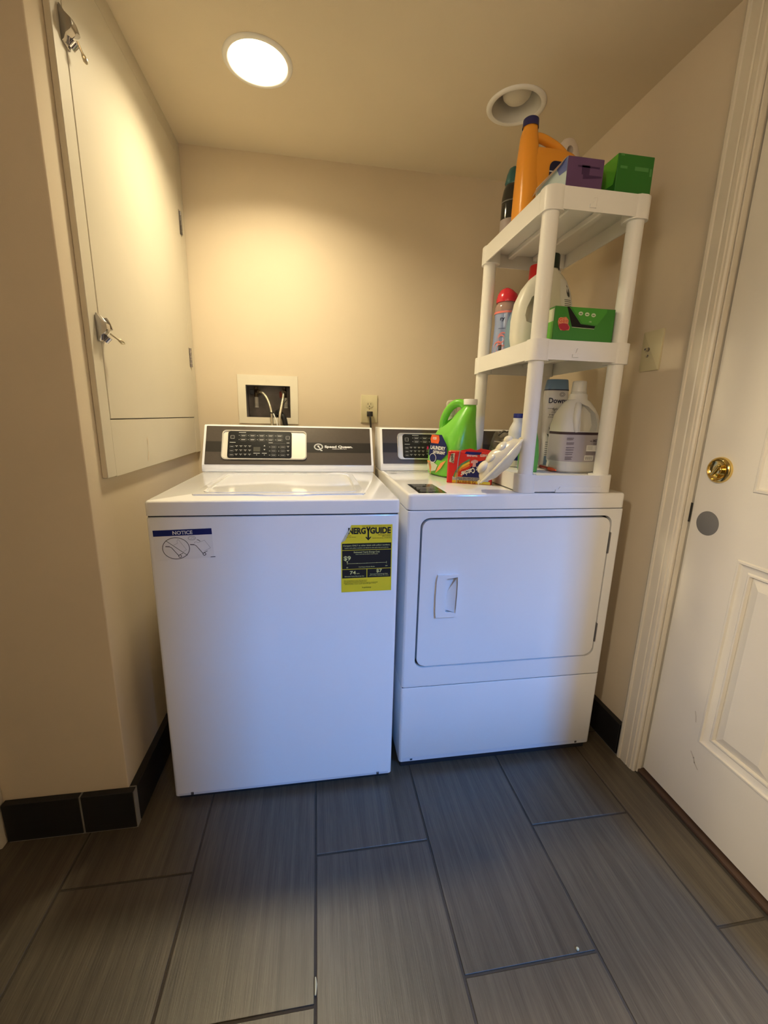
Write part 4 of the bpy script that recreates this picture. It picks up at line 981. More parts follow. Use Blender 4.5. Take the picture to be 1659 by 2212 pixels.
def spray():
    t = thing('spray_bottle', 'spray bottle with white pump under a clear cover behind the green jug', 'bottle', (.800, -.375, DZ+.001)); t.scale = (.82, .82, .97)
    b = NB(); loft(b, [(0, 0, 0, .026, .026, 2.4), (.01, 0, 0, .029, .029, 2.4), (.17, 0, 0, .029, .029, 2.2), (.20, 0, 0, .024, .024, 2), (.222, 0, 0, .015, .015, 2), (.228, 0, 0, .015, .015, 2)], 28); obj('bottle', b, P_('milky_bottle', (.60, .62, .55), .3), t, 50, world=False)
    b = NB(); lathe(b, [(.0165, .226), (.0165, .246), (.010, .248), (.010, .254), (0, .254)], 28); obj('pump_collar', b, WHITEP, t, 30, world=False)
    b = NB(); bx(b, -.013, -.016, .250, .016, .016, .272, .004, 2); obj('pump_head', b, WHITEP, t, 40, world=False)
    b = NB(); lathe(b, [(.0085, 0), (.0085, .006), (0, .006)], 18, Matrix.Translation((.014, -.012, .262)) @ Matrix.Rotation(PI/2, 4, 'X') @ Matrix.Rotation(0.7, 4, 'Y')); obj('nozzle', b, P_('slate_blue_plastic', (.05, .07, .13), .35), t, 40, world=False)
    g = bpy.data.materials.new('clear_plastic_cover'); g.use_nodes = True; nt = g.node_tree; nt.nodes.clear()
    out = nt.nodes.new('ShaderNodeOutputMaterial'); mx = nt.nodes.new('ShaderNodeMixShader'); tr = nt.nodes.new('ShaderNodeBsdfTransparent'); gl = nt.nodes.new('ShaderNodeBsdfPrincipled'); lw = nt.nodes.new('ShaderNodeLayerWeight')
    gl.inputs['Base Color'].default_value = (.75, .70, .60, 1); gl.inputs['Roughness'].default_value = .15; lw.inputs[0].default_value = .35
    mr = nt.nodes.new('ShaderNodeMapRange'); mr.inputs[3].default_value = .14; mr.inputs[4].default_value = .9
    nt.links.new(lw.outputs['Facing'], mr.inputs[0]); nt.links.new(mr.outputs[0], mx.inputs[0]); nt.links.new(tr.outputs[0], mx.inputs[1]); nt.links.new(gl.outputs[0], mx.inputs[2]); nt.links.new(mx.outputs[0], out.inputs[0])
    MATS['clear_plastic_cover'] = g
    b = NB(); lathe(b, [(.0265, .212), (.0265, .274), (.024, .281), (.018, .285), (0, .286)], 36); obj('clear_cover', b, g, t, 50, world=False)
spray()
def red_box():
    ang = math.radians(-26)
    t = thing('color_sheet_box', 'red laundry sheet box standing upside down on the dryer beside the green jug', 'box', (.706, -.652, DZ+.0008), ang); t.scale = (1, 1, 1.2)
    RD = P_('glossy_red_carton', (.66, .028, .020), .28); W, D, Hh = .147, .056, .088
    b = NB(); P = rrect(0, 0, W, D, .009, 4); fr = (Vector((0, 0, 0)), X, Y, Z); prism(b, P, 0, Hh*.985, fr, .0015, 1)
    o = obj('carton', b, RD, t, 30, world=False)
    b = NB(); prism(b, [(.040, Hh*.97), (W-.004, Hh*.97), (W, Hh*1.04), (W*.88, Hh*1.07), (W*.72, Hh*1.10), (W*.62, Hh*1.04), (W*.50, Hh*1.09), (.046, Hh*1.03)], -.004, -.0025, FR((0, 0, 0))); obj('torn_flap', b, RD, o, 0, world=False)
    f = FR((0, -.0005, 0)); g = lambda d: FR((0, -.0005-d, 0))
    b = NB(); poly(b, f, [(.050, .018), (W-.004, .018), (W-.004, .072), (.100, .062), (.070, .040)]); obj('navy_print', b, P_('carton_navy', (.010, .012, .12), .3), o, 0, world=False)
    b = NB(); poly(b, f, [(.055, Hh*.93), (.06, Hh*.99), (.11, Hh*.99), (.105, Hh*.91), (.08, Hh*.90)]); obj('navy_patch', b, P_('carton_navy', (.010, .012, .12), .3), o, 0, world=False)
    cols = (((.85, .55, .04), 0), ((.78, .22, .03), .006), ((.10, .25, .09), -.006))
    for (c_, dd) in cols:
        b = NB(); line(b, g(.0004), [(.030+dd*.8, .018), (.034+dd*.5, .032), (.048, .046-dd), (.072, .058-dd*1.2)], .0055); obj('rainbow_band', b, P_('band_%d' % int(dd*1000+10), c_, .4), o, 0, world=False)
    b = NB(); quad(b, g(.0003), .020, 0.001, W-.004, .0085); obj('yellow_strip', b, P_('carton_yellow', (.72, .48, .03), .35), o, 0, world=False)
    b = NB(); quad(b, g(.0003), .020, .0085, W-.010, .018); obj('silver_strip', b, P_('carton_silver', (.50, .50, .50), .3), o, 0, world=False)
    def inv(s_, u, v, h, w_, fm, nm, par, d=.0008, rot=0.0, bold=.03):
        b = NB(); c, s__ = math.cos(rot), math.sin(rot)
        U, V = Vector((-c, 0, -s__)), Vector((s__, 0, -c)); text_bm(b, s_, (Vector((u, -.0008-d, v)), U, V, U.cross(V)), height=h, width=w_, align='C', bold=bold); return obj(nm, b, fm, par, 0, world=False)
    inv('72 SHEETS', .068, .0074, .0060, .060, P_('print_brown_red', (.25, .05, .01), .4), 'lettering', o)
    inv('Color Catcher', .085, .044, .0135, .085, WHITEP, 'lettering', o, rot=.32)
    inv('72 SHEETS', .120, Hh*.93, .006, .030, WHITEP, 'lettering', o); inv('TRAPS DYES', .080, Hh*.90, .0045, .034, WHITEP, 'lettering', o)
    inv('SINGLE USE SHEETS FREE OF DYE', .072, .0165, .0032, .070, P_('dark_print', (.06, .03, .08), .5), 'lettering', o); inv('HELPS PREVENT COLOR RUNS', .072, .0122, .0030, .060, P_('dark_print', (.06, .03, .08), .5), 'lettering', o)
    # shirt picture
    b = NB(); poly(b, g(.0008), [(.078, .063), (.090, .067), (.100, .064), (.098, .058), (.093, .059), (.094, .048), (.083, .046), (.084, .057), (.077, .057)]); obj('shirt_picture', b, P_('pink_shirt', (.65, .38, .42), .4), o, 0, world=False)
    # left end face
    fl = (Vector((-.0006, 0, 0)), Vector((0, -1, 0)), Z, Vector((-1, 0, 0)))
    b = NB(); poly(b, fl, [(-.050, .012), (-.012, .020), (-.012, .050), (-.050, .040)]); obj('navy_side_print', b, P_('carton_navy', (.010, .012, .12), .3), o, 0, world=False)
    b = NB(); poly(b, g(.0004), [(.006, .058), (.022, .054), (.024, .082), (.012, .080)]); obj('logo_patch', b, P_('cream_print', (.65, .55, .30), .4), o, 0, world=False)
    b = NB(); U = Vector((-.25, 0, -.97)).normalized(); U = Vector((.12, 0, -1)).normalized(); V = Vector((1, 0, .12)).normalized()
    text_bm(b, 'SHOUT', (Vector((.0115, -.0020, .079)), U, V, U.cross(V)), height=.0070, width=.024, bold=.04)
    b2 = b; obj('logo_lettering', b2, BLACKP, o, 0, world=False)
    # strap of film at the left third
    b = NB(); line(b, g(.0012), [(.034, 0), (.0345, .03), (.036, .06), (.040, Hh)], .003); obj('film_seam', b, P_('film_grey', (.36, .30, .28), .2), o, 0, world=False)
red_box()
def cream_bag():
    rotm = (Matrix.Rotation(math.radians(-18), 3, 'Z') @ Matrix.Rotation(math.radians(-50), 3, 'Y'))
    t = thing('pod_bag', 'cream clear-topped bag of white pods leaning on the shelf post', 'bag', (.7600, -.812, DZ+.0300), rot=rotm)
    # local x along length .17, y width, z thickness: backing below, bumpy window above
    L_, Wd = .164, .082
    b = NB(); n, m_ = 20, 12; top = []; bot = []
    for i in range(n+1):
        rt, rb = [], []
        for j in range(m_+1):
            u, v = i/n, j/m_; e_ = max(0.0, math.sin(PI*u))**.55*max(0.0, math.sin(PI*v))**.6
            wob = .0028*math.sin(u*14+v*3)*math.sin(PI*v)
            y = (v-.5)*Wd*(.68+.42*math.sin(PI*min(1, u*.9+.1))**.6)
            bumps = .0055*abs(math.sin(u*PI*3.0))*abs(math.sin(v*PI*1.6+.3))
            rt.append(b.verts.new((u*L_, y, .034*e_+bumps*e_+wob*e_)))
            rb.append(b.verts.new((u*L_, y, -.031*e_+.0015*math.sin(u*21)*e_-.0003)))
        top.append(rt); bot.append(rb)
    for i in range(n):
        for j in range(m_):
            b.faces.new((top[i][j], top[i+1][j], top[i+1][j+1], top[i][j+1])); b.faces.new((bot[i][j+1], bot[i+1][j+1], bot[i+1][j], bot[i][j]))
    bmesh.ops.remove_doubles(b, verts=b.verts[:], dist=.0006)
    o = obj('bag', b, P_('cream_film', (.74, .67, .50), .25, bump=.4, bscale=60, sss=.1), t, 60, world=False)
    # pods on the window side
    k = 0
    for cx, cy, r, ry in ((.040, -.006, .023, .027), (.078, -.004, .026, .031), (.118, -.002, .024, .029), (.148, .004, .015, .020)):
        b = NB(); bmesh.ops.create_uvsphere(b, u_segments=20, v_segments=12, radius=1); 
        for v in b.verts: v.co = Vector((cx*.94+v.co.x*r, cy+v.co.y*ry, .022+v.co.z*.0145))
        obj('pod', b, P_('white_pod', (.78, .73, .58), .18), o, 60, world=False)
    # sealed seams
    b = NB(); pts = [(u*L_, -Wd/2*(.70+.44*math.sin(PI*min(1, u*.9+.1))**.6)-.002*math.sin(u*22), .001) for u in [q/16 for q in range(17)]]; tube(b, pts, .0042, 8, True, .0011); obj('front_seal', b, P_('cream_seal', (.78, .72, .54), .25), o, 60, world=False)
    b = NB(); bx(b, L_-.016, -.030, -.0012, L_+.006, .030, .0014, .001, 1); obj('end_seal', b, P_('cream_seal', (.78, .72, .54), .25), o, 30, world=False)
    b = NB(); bx(b, -.010, -.026, -.001, .004, .026, .001, .0006, 1); obj('end_seal', b, MATS['cream_seal'], o, 30, world=False)
cream_bag()
def grey_bag():
    t = thing('grey_net_bag', 'crumpled grey translucent bag with white cord behind the red box', 'bag', (.962, -.505, BT+.0008)); t.scale = (.8, .8, .74)
    b = NB(); bmesh.ops.create_icosphere(b, subdivisions=4, radius=1)
    rnd = random.Random(5); cs = [Vector((rnd.uniform(-1, 1), rnd.uniform(-1, 1), rnd.uniform(-.6, 1))).normalized() for _ in range(16)]
    for v in b.verts:
        p = v.co.normalized(); k = max(p.dot(c) for c in cs); r = .80+.30*k**6-.05*math.sin(9*p.x+4*p.z)
        v.co = Vector((p.x*.060*r, p.y*.045*r, .083+p.z*.083*r*(1 if p.z > -.9 else .98)))
        v.co.z = max(0.0, v.co.z)
    G = P_('grey_brown_film', (.20, .175, .14), .22, var=.35, vscale=30, bump=.5, bscale=50)
    o = obj('bag', b, G, t, 50, world=False)
    b = NB(); tube(b, smoothpath([(-.055, -.030, .112), (-.030, -.046, .108), (.0, -.050, .102), (.035, -.044, .100), (.055, -.028, .104)], 5), .0028, 8); obj('cord', b, P_('cream_cord', (.62, .58, .47), .5), t, 50, world=False)
    b = NB(); tube(b, smoothpath([(-.040, -.035, .140), (-.02, -.040, .158), (.008, -.040, .156), (.030, -.036, .142)], 5), .0030, 8); tube(b, smoothpath([(.0, -.042, .162), (.015, -.044, .150), (.034, -.040, .150)], 4), .0035, 8); obj('fold', b, P_('dark_fold', (.02, .018, .015), .3), t, 50, world=False)
grey_bag()
def bleach():
    t = thing('bleach_bottle', 'small white bottle with dark blue cap behind the cream bag', 'bottle', (.968, -.700, DZ+.0008) if False else (.945, -.655, DZ+.0008))
    t.location = (.968, -.600, BT+.0008); t.scale = (.80, .80, .785)
    b = NB(); lathe(b, [(0, 0), (.030, 0), (.036, .004), (.038, .012), (.038, .125), (.036, .135), (.0365, .150), (.033, .168), (.025, .186), (.0195, .198), (.0215, .208), (.0205, .212), (.018, .213), (.018, .22), (0, .22)], 36); o = obj('bottle', b, P_('white_hdpe', (.74, .73, .68), .3), t, 40, world=False)
    b = NB(); lathe(b, [(.021, .2125), (.021, .229), (.0198, .2315), (0, .2315)], 32); obj('cap', b, P_('royal_blue_cap', (.012, .020, .18), .3), t, 30, world=False)
    curved_label(o, 'label_navy', P_('bleach_navy', (.012, .03, .20), .35), 0, 0, .038, .038, 2, .030, .122, 170, 370)
    curved_label(o, 'label_orange_band', P_('bleach_orange', (.78, .33, .03), .35), 0, 0, .038, .038, 2, .105, .124, 170, 370, .0010)
    b = NB(); text_bm(b, 'BLEACH', FR((-.028, -.0392, .082)), height=.012, width=.05, bold=.03, shear=.2); obj('lettering', b, WHITEP, o, 0, world=False)
bleach()

# ---- middle shelf
def gain_box(name, label, x0, x1, y0, y1, zb, h, main, side, opened=True, logo=True):
    t = thing(name, label, 'box', ((x0+x1)/2, (y0+y1)/2, zb))
    b = NB(); bx(b, x0, y0, zb, x1, y1, zb+h, .001, 1); o = obj('carton', b, main, t, 0)
    fl = (Vector((x0-.0006, 0, 0)), Vector((0, -1, 0)), Z, Vector((-1, 0, 0)))
    return t, o, fl
GREEN = P_('kelly_green_carton', (.035, .21, .022), .38); LGREEN = P_('light_green_print', (.10, .42, .035), .38)
t, o, fl = gain_box('dryer_sheet_box', 'green dryer sheet box with a torn black opening at the front of middle shelf', .930, 1.112, -.836, -.715, MT+.0008, .093, GREEN, LGREEN)
zb = MT+.0008; f = FR((.930, -.8366, zb)); W = .182
b = NB(); quad(b, fl, .722, zb+.002, .833, zb+.055); obj('side_print', b, LGREEN, o, 0); b = NB(); quad(b, fl, .722, zb+.055, .833, zb+.088); obj('side_white_print', b, P_('side_white', (.62, .66, .5), .4), o, 0)
b = NB(); poly(b, f, [(.034, .0925), (.040, .0925), (.080, .0500), (.125, .0470), (.122, .0400), (.054, .0415)]); obj('torn_opening', b, P_('torn_black', (.004, .003, .003), .8), o, 0)
b = NB(); poly(b, (f[0]+f[3]*.0004, *f[1:]), [(.046, .0925), (.155, .0925), (.155, .083), (.130, .050), (.084, .0525)]); obj('green_print', b, P_('mid_green_print', (.055, .29, .028), .4), o, 0)
b = NB(); line(b, f, [(.054, .0408), (.122, .0392)], .0012, .0003)
for i in range(3): disc(b, (f[0]+f[3]*.0008, *f[1:]), .076+.0195*i, .077-.0012*i, .0068, .0050, 18)
text_bm(b, '105', (f[0]+U*0+f[1]*.104+f[2]*.0555+f[3]*.0008, *f[1:]) if False else (f[0]+f[1]*.104+f[2]*.0555+f[3]*.0008, *f[1:]), height=.0035, width=.007)
obj('white_print', b, P_('pale_green_print', (.55, .62, .45), .4), o, 0)
b = NB()
for i in range(3): quad(b, (f[0]+f[3]*.0012, *f[1:]), .072+.0195*i, .0755-.0012*i, .0795+.0195*i, .0775-.0012*i)
obj('badge_print', b, P_('badge_green', (.03, .14, .02), .4), o, 0)
b = NB(); poly(b, (f[0]+f[3]*.0005, *f[1:]), [(.010, .052), (.012, .062), (.034, .066), (.040, .060), (.040, .050), (.048, .040), (.046, .032), (.020, .031), (.014, .040)]); obj('logo_glow', b, P_('logo_glow_print', (.62, .22, .10), .4), o, 0)
b = NB(); poly(b, (f[0]+f[3]*.0008, *f[1:]), [(.014, .046), (.028, .050), (.040, .048), (.046, .040), (.044, .034), (.030, .030), (.020, .034), (.013, .041)]); obj('logo_fruit', b, P_('berry_red_print', (.36, .012, .035), .4), o, 0)
b = NB(); text_bm(b, 'Gain', (f[0]+f[1]*.0115+f[2]*.0505+f[3]*.0012, *f[1:]), height=.0125, width=.030, bold=.06); obj('logo_outline', b, P_('salmon_print', (.85, .42, .25), .4), o, 0)
b = NB(); text_bm(b, 'Gain', (f[0]+f[1]*.0125+f[2]*.0510+f[3]*.0016, *f[1:]), height=.0115, width=.028, bold=.015); obj('logo_lettering', b, P_('brick_red_print', (.55, .06, .03), .4), o, 0)

def white_jug():
    t = thing('detergent_jug', 'off-white handled jug with black cap and droplet label on middle shelf', 'jug', (.985, -.657, MT+.001), math.radians(-2))
    W, D, Hh = .188, .096, .240
    b = NB(); secs = [(0, 0, 0, W*.42, D*.40, 3), (.006, 0, 0, W*.46, D*.47, 3), (.04, 0, 0, W*.495, D*.5, 3), (.09, 0, 0, W*.50, D*.5, 3), (.14, .001, 0, W*.475, D*.48, 2.8), (.18, .004, 0, W*.40, D*.43, 2.6), (.208, .008, 0, W*.31, D*.34, 2.4), (.226, .012, 0, W*.21, D*.26, 2.2), (.235, .014, 0, .026, .024, 2), (.240, .014, 0, .024, .024, 2)]
    loft(b, secs, 44); o = obj('bottle', b, P_('off_white_hdpe', (.72, .70, .60), .35, sss=.1), t, 45, world=False)
    c = NB(); P = [(-.066, .080), (-.050, .074), (-.040, .084), (-.036, .112), (-.036, .145), (-.043, .158), (-.054, .150), (-.066, .122), (-.071, .098)]; prism(c, P, -.1, .1, (Vector((0, 0, 0)), X, Z, -Y)); cut(o, c)
    cap(t, 'cap', P_('black_green_cap', (.012, .022, .014), .35), .014, 0, .238, .027, .042)
    aL = lambda z: 292-8*math.sin((z-.10)/.11*PI) ; aR = lambda z: 345
    l = wrap_patch(t, 'label', P_('label_white', (.72, .71, .67), .4), secs, aL, aR, [.095+.0125*i for i in range(10)], .0008)
    PR = P_('dark_slate_print', (.05, .055, .055), .4); b = NB()
    drop = [(311, .192), (316, .178), (318, .168), (316, .159), (311, .155), (306, .159), (304, .168), (306, .178)]
    b.faces.new([b.verts.new(surf(secs, a_, z_, .0016)) for a_, z_ in drop][::-1])
    for z in (.146, .141, .135, .130, .124, .118):
        v = [b.verts.new(surf(secs, a_, z_, .0016)) for a_, z_ in ((294, z), (306, z), (318, z), (318, z+.0017), (306, z+.0017), (294, z+.0017))]; b.faces.new(v)
    o2 = obj('label_print', b, PR, l, 0, world=False)
white_jug()
def blue_jug():
    t = thing('softener_jug', 'dusty blue jug with red cap behind the white jug on middle shelf', 'jug', (1.012, -.558, MT+.001), math.radians(-2))
    W, D = .190, .088
    b = NB(); loft(b, [(0, 0, 0, W*.42, D*.40, 3), (.006, 0, 0, W*.47, D*.47, 3), (.06, 0, 0, W*.5, D*.5, 2.8), (.11, .002, 0, W*.48, D*.5, 2.8), (.16, .006, 0, W*.40, D*.45, 2.6), (.20, .008, 0, W*.29, D*.36, 2.4), (.222, .006, 0, W*.19, D*.26, 2.2), (.232, .004, 0, .025, .023, 2), (.238, .004, 0, .023, .023, 2)], 40); o = obj('bottle', b, P_('dusty_blue_plastic', (.16, .27, .36), .3), t, 45, world=False)
    c = NB(); prism(c, [(-.058, .09), (-.040, .088), (-.030, .11), (-.030, .15), (-.038, .166), (-.052, .150), (-.064, .115)], -.1, .1, (Vector((0, 0, 0)), X, Z, -Y)); cut(o, c)
    cap(t, 'cap', P_('glossy_red_cap', (.55, .02, .018), .3), .000, 0, .236, .030, .046)
blue_jug()
def pink_bottle():
    t = thing('scent_bead_bottle', 'clear blue scent-bead bottle with red cap and pink flowers on middle shelf', 'bottle', (.953, -.464, MT+.001), math.radians(10)); t.scale = (1.01, 1.01, .99)
    b = NB(); lathe(b, [(0, 0), (.034, 0), (.040, .004), (.0415, .02), (.038, .09), (.037, .12), (.040, .160), (.0395, .172), (.033, .186), (.030, .190), (.03, .196), (0, .196)], 40); o = obj('bottle', b, P_('translucent_blue_lilac', (.27, .33, .52), .16, coat=.4), t, 45, world=False)
    b = NB(); lathe(b, [(.0405, .158), (.0398, .173), (.0335, .187), (.0305, .191)], 40); obj('shoulder', b, P_('clear_pinkish_shoulder', (.55, .36, .30), .12, trans=.3), o, 60, world=False)
    b = NB(); loft(b, [(.189, 0, 0, .037, .037, 2), (.200, 0, 0, .0375, .0375, 2), (.215, 0, 0, .034, .034, 2), (.228, -.006, 0, .022, .026, 2), (.236, -.008, 0, .010, .014, 2)], 36); c = obj('cap', b, P_('cherry_red_plastic', (.68, .028, .045), .22, coat=.4), t, 50, world=False)
    b = NB(); bx(b, .012, -.006, .208, .036, .006, .226, .003, 2); obj('cap_tab', b, P_('cherry_red_plastic', (.68, .028, .045)), c, 40, world=False)
    PK = P_('coral_pink_print', (.80, .22, .18), .3)
    curved_label(o, 'pink_band', PK, 0, 0, .0405, .0405, 2, .150, .157, 150, 400, .0006)
    def wrap(bb, pts, r=.0395, w_=.002):
        # ring print wrapped round the bottle: (angle deg, z)
        for (a, z), (a2, z2) in zip(pts, pts[1:]):
            q = [bb.verts.new(((r+.0012)*math.cos(math.radians(x)), (r+.0012)*math.sin(math.radians(x)), y)) for x, y in ((a, z-w_), (a2, z2-w_), (a2, z2+w_), (a, z+w_))]
            bb.faces.new(q)
    b = NB(); 
    for ca, cz, ra, rz in ((228, .062, 26, .022), (222, .064, 14, .012), (205, .030, 26, .024), (214, .030, 14, .014), (246, .050, 10, .03)):
        wrap(b, [(ca+ra*math.cos(2*PI*i/20), cz+rz*math.sin(2*PI*i/20)) for i in range(21)], .0408, .0022)
    obj('flower_print', b, PK, o, 0, world=False)
    b = NB(); wrap(b, [(212, .034), (226, .034)], .0412, .009); obj('dark_print', b, BLACKP, o, 0, world=False)
    b = NB(); wrap(b, [(216, .030), (218, .042)], .0418, .0015); wrap(b, [(221, .028), (222, .040)], .0418, .0015); obj('white_mark', b, WHITEP, o, 0, world=False)
    b = NB(); F = Matrix.Rotation(math.radians(-50), 4, 'Z'); u = F @ Vector((1, 0, 0)); n_ = F @ Vector((0, -1, 0))
    text_bm(b, 'ry', (n_*.0400+u*-.008+Z*.126, u, Z.copy(), u.cross(Z)), height=.012, width=.016, bold=.03); quad(b, (n_*.0395+Z*0, u, Z.copy(), u.cross(Z)), -.012, .098, .012, .0995, .0004)
    obj('lettering', b, P_('navy_lettering', (.012, .018, .06)), o, 0, world=False)
pink_bottle()

# ---- top shelf
def orange_jug():
    t = thing('laundry_jug', 'orange handled laundry jug with dark blue cap on top shelf', 'jug', (.985, -.612, TT+.001), math.radians(2))
    OM = P_('golden_orange_plastic', (.83, .34, .035), .27, sss=.08)
    W, D = .200, .088
    b = NB()
    # body (right, lower) and tall front spine (left)
    loft(b, [(0, 0, 0, W*.47, D*.44, 4), (.006, 0, 0, W*.49, D*.48, 4), (.04, 0, 0, W*.5, D*.5, 4), (.13, 0, 0, W*.495, D*.5, 3.6), (.172, -.002, 0, W*.48, D*.47, 3.2), (.190, -.004, 0, W*.45, D*.42, 3), (.200, -.006, 0, W*.40, D*.34, 3)], 44)
    o = obj('bottle', b, OM, t, 45, world=False)
    b = NB(); loft(b, [(.004, -W*.5+.032, -.004, .032, .040, 2.6), (.10, -W*.5+.030, -.004, .031, .041, 2.6), (.18, -W*.5+.028, -.003, .028, .036, 2.4), (.238, -W*.5+.028, 0, .024, .026, 2.2), (.256, -W*.5+.030, 0, .021, .021, 2), (.262, -W*.5+.030, 0, .021, .021, 2)], 32); obj('neck_column', b, OM, o, 50, world=False)
    b = NB(); tube(b, smoothpath([(-W*.5+.035, 0, .236), (-.035, 0, .238), (.000, 0, .229), (.030, 0, .216), (.050, 0, .200), (.060, 0, .178)], 6), .0125, 14); obj('handle', b, OM, o, 50, world=False)
    cap(t, 'cap', P_('navy_plastic_cap', (.022, .022, .11), .3), -W*.5+.030, 0, .258, .0235, .022)
    f = FR((0, -D*.5-.0012, 0)); b = NB(); P = rrect(-.022, .030, .060, .162, .018, 5); poly(b, f, P); l = obj('label', b, P_('midnight_label', (.010, .012, .045), .3), t, 0, world=False)
    b = NB(); quad(b, f, -.022, .132, .060, .1355, .0004)
    for i in range(5): quad(b, f, -.014+.014*i, .106, -.011+.014*i, .124, .0004)
    obj('label_print', b, P_('white_label_print', (.6, .6, .62), .4), l, 0, world=False)
orange_jug()
def white_handle_jug():
    t = thing('detergent_jug', 'milky white jug with round handle loop behind the orange jug on top shelf', 'jug', (1.100, -.505, TT+.001))
    M_ = P_('milky_jug', (.66, .58, .50), .35, sss=.1)
    b = NB(); loft(b, [(0, 0, 0, .050, .045, 3.5), (.006, 0, 0, .055, .050, 3.5), (.12, 0, 0, .057, .052, 3.4), (.18, 0, 0, .055, .050, 3), (.225, 0, 0, .049, .040, 2.6), (.262, 0, 0, .041, .026, 2.3), (.292, .001, 0, .031, .018, 2.1), (.308, .002, 0, .018, .012, 2)], 40); o = obj('bottle', b, M_, t, 50, world=False)
    c = NB(); P = [(-.004+.0105*math.cos(2*PI*i/20)+.002*math.sin(2*PI*i/20), .268+.015*math.sin(2*PI*i/20)) for i in range(20)]; prism(c, P, -.1, .1, (Vector((0, 0, 0)), X, Z, -Y)); cut(o, c)
white_handle_jug()
def black_bottle():
    t = thing('softener_bottle', 'slim glossy black bottle with teal cap at the back left of top shelf', 'bottle', (.936, -.478, TT+.001))
    b = NB(); lathe(b, [(0, 0), (.028, 0), (.033, .004), (.035, .02), (.035, .135), (.032, .158), (.026, .176), (.02, .182), (0, .182)], 36); o = obj('bottle', b, P_('glossy_black_plastic', (.010, .012, .013), .10, coat=.5), t, 45, world=False)
    b = NB(); lathe(b, [(.0265, .174), (.0285, .182), (.024, .205), (.018, .222), (.010, .228), (0, .229)], 32); obj('cap', b, P_('dark_teal_plastic', (.03, .12, .12), .25), t, 45, world=False)
    curved_label(o, 'label', P_('pale_taupe_label', (.36, .31, .29), .45), 0, 0, .035, .035, 2, .030, .070, 170, 300)
    curved_label(o, 'label_print', P_('faded_print', (.12, .12, .11), .4), 0, 0, .035, .035, 2, .120, .124, 170, 320, .0008); curved_label(o, 'label_print', P_('faded_print', (.12, .12, .11), .4), 0, 0, .035, .035, 2, .022, .025, 170, 320, .0008)
black_bottle()
def purple_box():
    x0, x1, y0, y1, z0, h = .922, 1.024, -.836, -.672, TT+.0008, .079
    t = thing('scent_sheet_box', 'purple ended box in clear film lying at the front of top shelf', 'box', ((x0+x1)/2, (y0+y1)/2, z0))
    b = NB(); bx(b, x0, y0, z0, x1, y1, z0+h, .0015, 1); o = obj('carton', b, P_('dusky_purple_carton', (.115, .055, .14), .4, var=.15, vscale=20), t, 0)
    fl = (Vector((x0-.0006, 0, 0)), Vector((0, -1, 0)), Z, Vector((-1, 0, 0)))
    b = NB(); quad(b, fl, -y1+.001, z0+.001, -y0-.001, z0+h-.001); s = obj('side_print', b, P_('pale_aqua_print', (.52, .64, .66), .4), o, 0)
    b = NB(); poly(b, fl, [(.800, z0+.050), (.8345, z0+.046), (.8345, z0+h-.002), (.780, z0+h-.002)], .0005); poly(b, fl, [(.674, z0+.002), (.700, z0+.002), (.694, z0+.024), (.674, z0+.030)], .0005); obj('blue_print', b, P_('periwinkle_print', (.12, .16, .42), .4), s, 0)
    f = FR((x0, y0-.0006, z0)); b = NB(); quad(b, f, .040, .040, .062, .062); quad(b, f, .028, .056, .090, .060); poly(b, f, [(.045, .030), (.098, .036), (.098, .040), (.045, .040)]); obj('end_print', b, P_('dark_purple_print', (.055, .022, .075), .4), o, 0)
    b = NB(); quad(b, f, -.002, -.0002, .084, .006, .001); obj('white_strip', b, P_('white_strip', (.48, .46, .50), .4), o, 0)
    FM = bpy.data.materials.new('grey_clear_film'); FM.use_nodes = True; p = FM.node_tree.nodes['Principled BSDF']; p.inputs['Base Color'].default_value = (.36, .32, .27, 1); p.inputs['Alpha'].default_value = .75; p.inputs['Roughness'].default_value = .3
    b = NB(); t_ = bmesh.new(); va = [t_.verts.new(p) for p in ((x0-.001, y0+.004, z0+h+.001), (x0-.001, y1-.002, z0+h*.96), (x0-.016, y1-.010, z0+h*.62), (x0-.008, y0+.02, z0+h*.84))]; t_.faces.new(va)
    merge(b, t_); obj('film_flap', b, FM, o, 0)
purple_box()
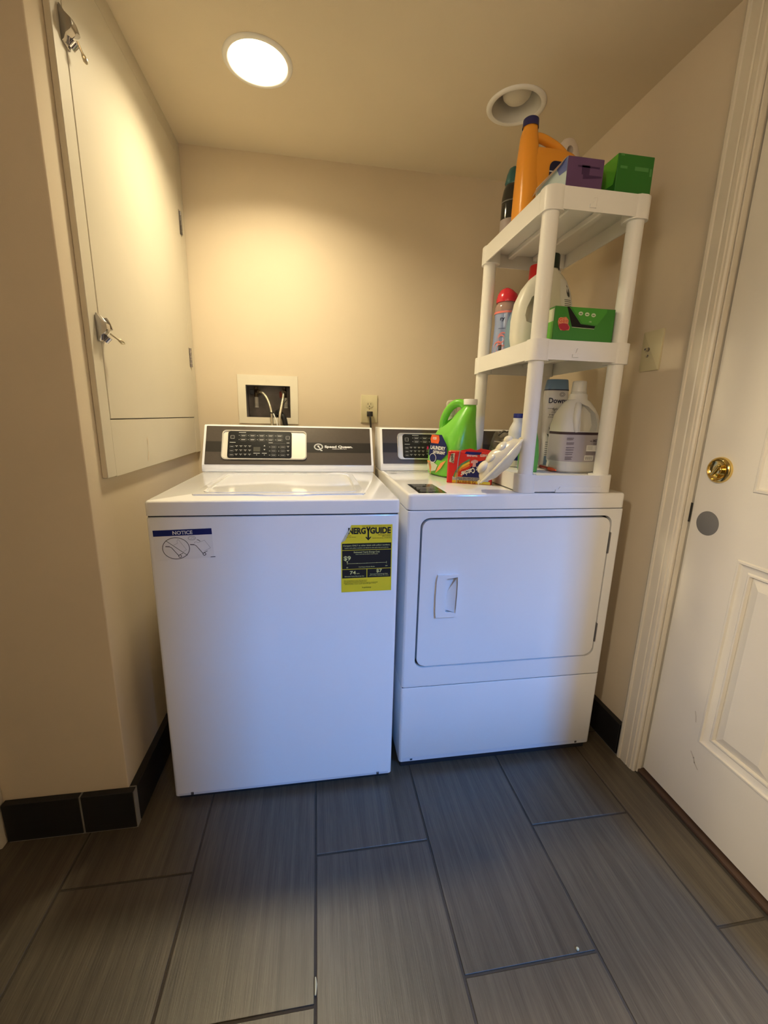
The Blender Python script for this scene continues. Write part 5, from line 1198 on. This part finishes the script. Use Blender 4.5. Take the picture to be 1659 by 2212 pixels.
def green_top_box():
    x0, x1, y0, y1, z0, h = 1.060, 1.166, -.838, -.700, TT+.0008, .098
    t = thing('dryer_sheet_box', 'dark green dryer sheet box with light green side at right end of top shelf', 'box', ((x0+x1)/2, (y0+y1)/2, z0))
    b = NB(); bx(b, x0, y0, z0+.003, x1-.001, y1, z0+h, .0015, 1); bx(b, x0, y0, z0, x1-.001, y1, z0+.006, .0015, 1); o = obj('carton', b, P_('deep_green_carton', (.022, .150, .016), .38), t, 0)
    fl = (Vector((x0-.0006, 0, 0)), Vector((0, -1, 0)), Z, Vector((-1, 0, 0)))
    b = NB(); poly(b, fl, [(.704, z0+.092), (.704, z0+.040), (.828, z0+.030), (.8365, z0+.060), (.8365, z0+.097), (.712, z0+.097)]); obj('side_print', b, LGREEN, o, 0)
    f = FR((x0, y0-.0006, z0)); b = NB()
    for u, v, w_, h_ in ((.008, .064, .020, .006), (.050, .062, .040, .009), (.094, .052, .006, .018), (.006, .092, .010, .005)): quad(b, f, u, v, u+w_, v+h_)
    obj('end_print', b, P_('faint_green_print', (.075, .25, .06), .4), o, 0)
green_top_box()

# ---- debris on the floor
b = NB(); bmesh.ops.create_icosphere(b, subdivisions=2, radius=.0035, matrix=Matrix.Translation((.833, -1.384, .003))); tag(obj('lint_crumb', b, P_('pale_crumb', (.62, .60, .40), .6)), 'tiny pale crumb on the open floor tile below the dryer', 'crumb')
b = NB(); tube(b, [(.2645, -1.350, .0025), (.2655, -1.362, .003), (.2645, -1.378, .0025)], [.0015, .0028, .0015], 8); tag(obj('lint_crumb', b, P_('pale_crumb', (.62, .60, .40), .6)), 'small white crumb lying in the central grout line', 'crumb')

# printed marks made of many tiny shapes stay joined
for o in bpy.data.objects:
    if o.type == 'MESH' and any(k in o.name for k in ('lettering', 'button_', '_print', 'pictogram', 'barcode', 'slots', 'lid_rib', 'arrestor_ring', 'black_panels', 'white_sticker', 'hinge_knuckle', 'splash', 'scuff', 'stain', 'fold')):
        o['kind'] = 'stuff'
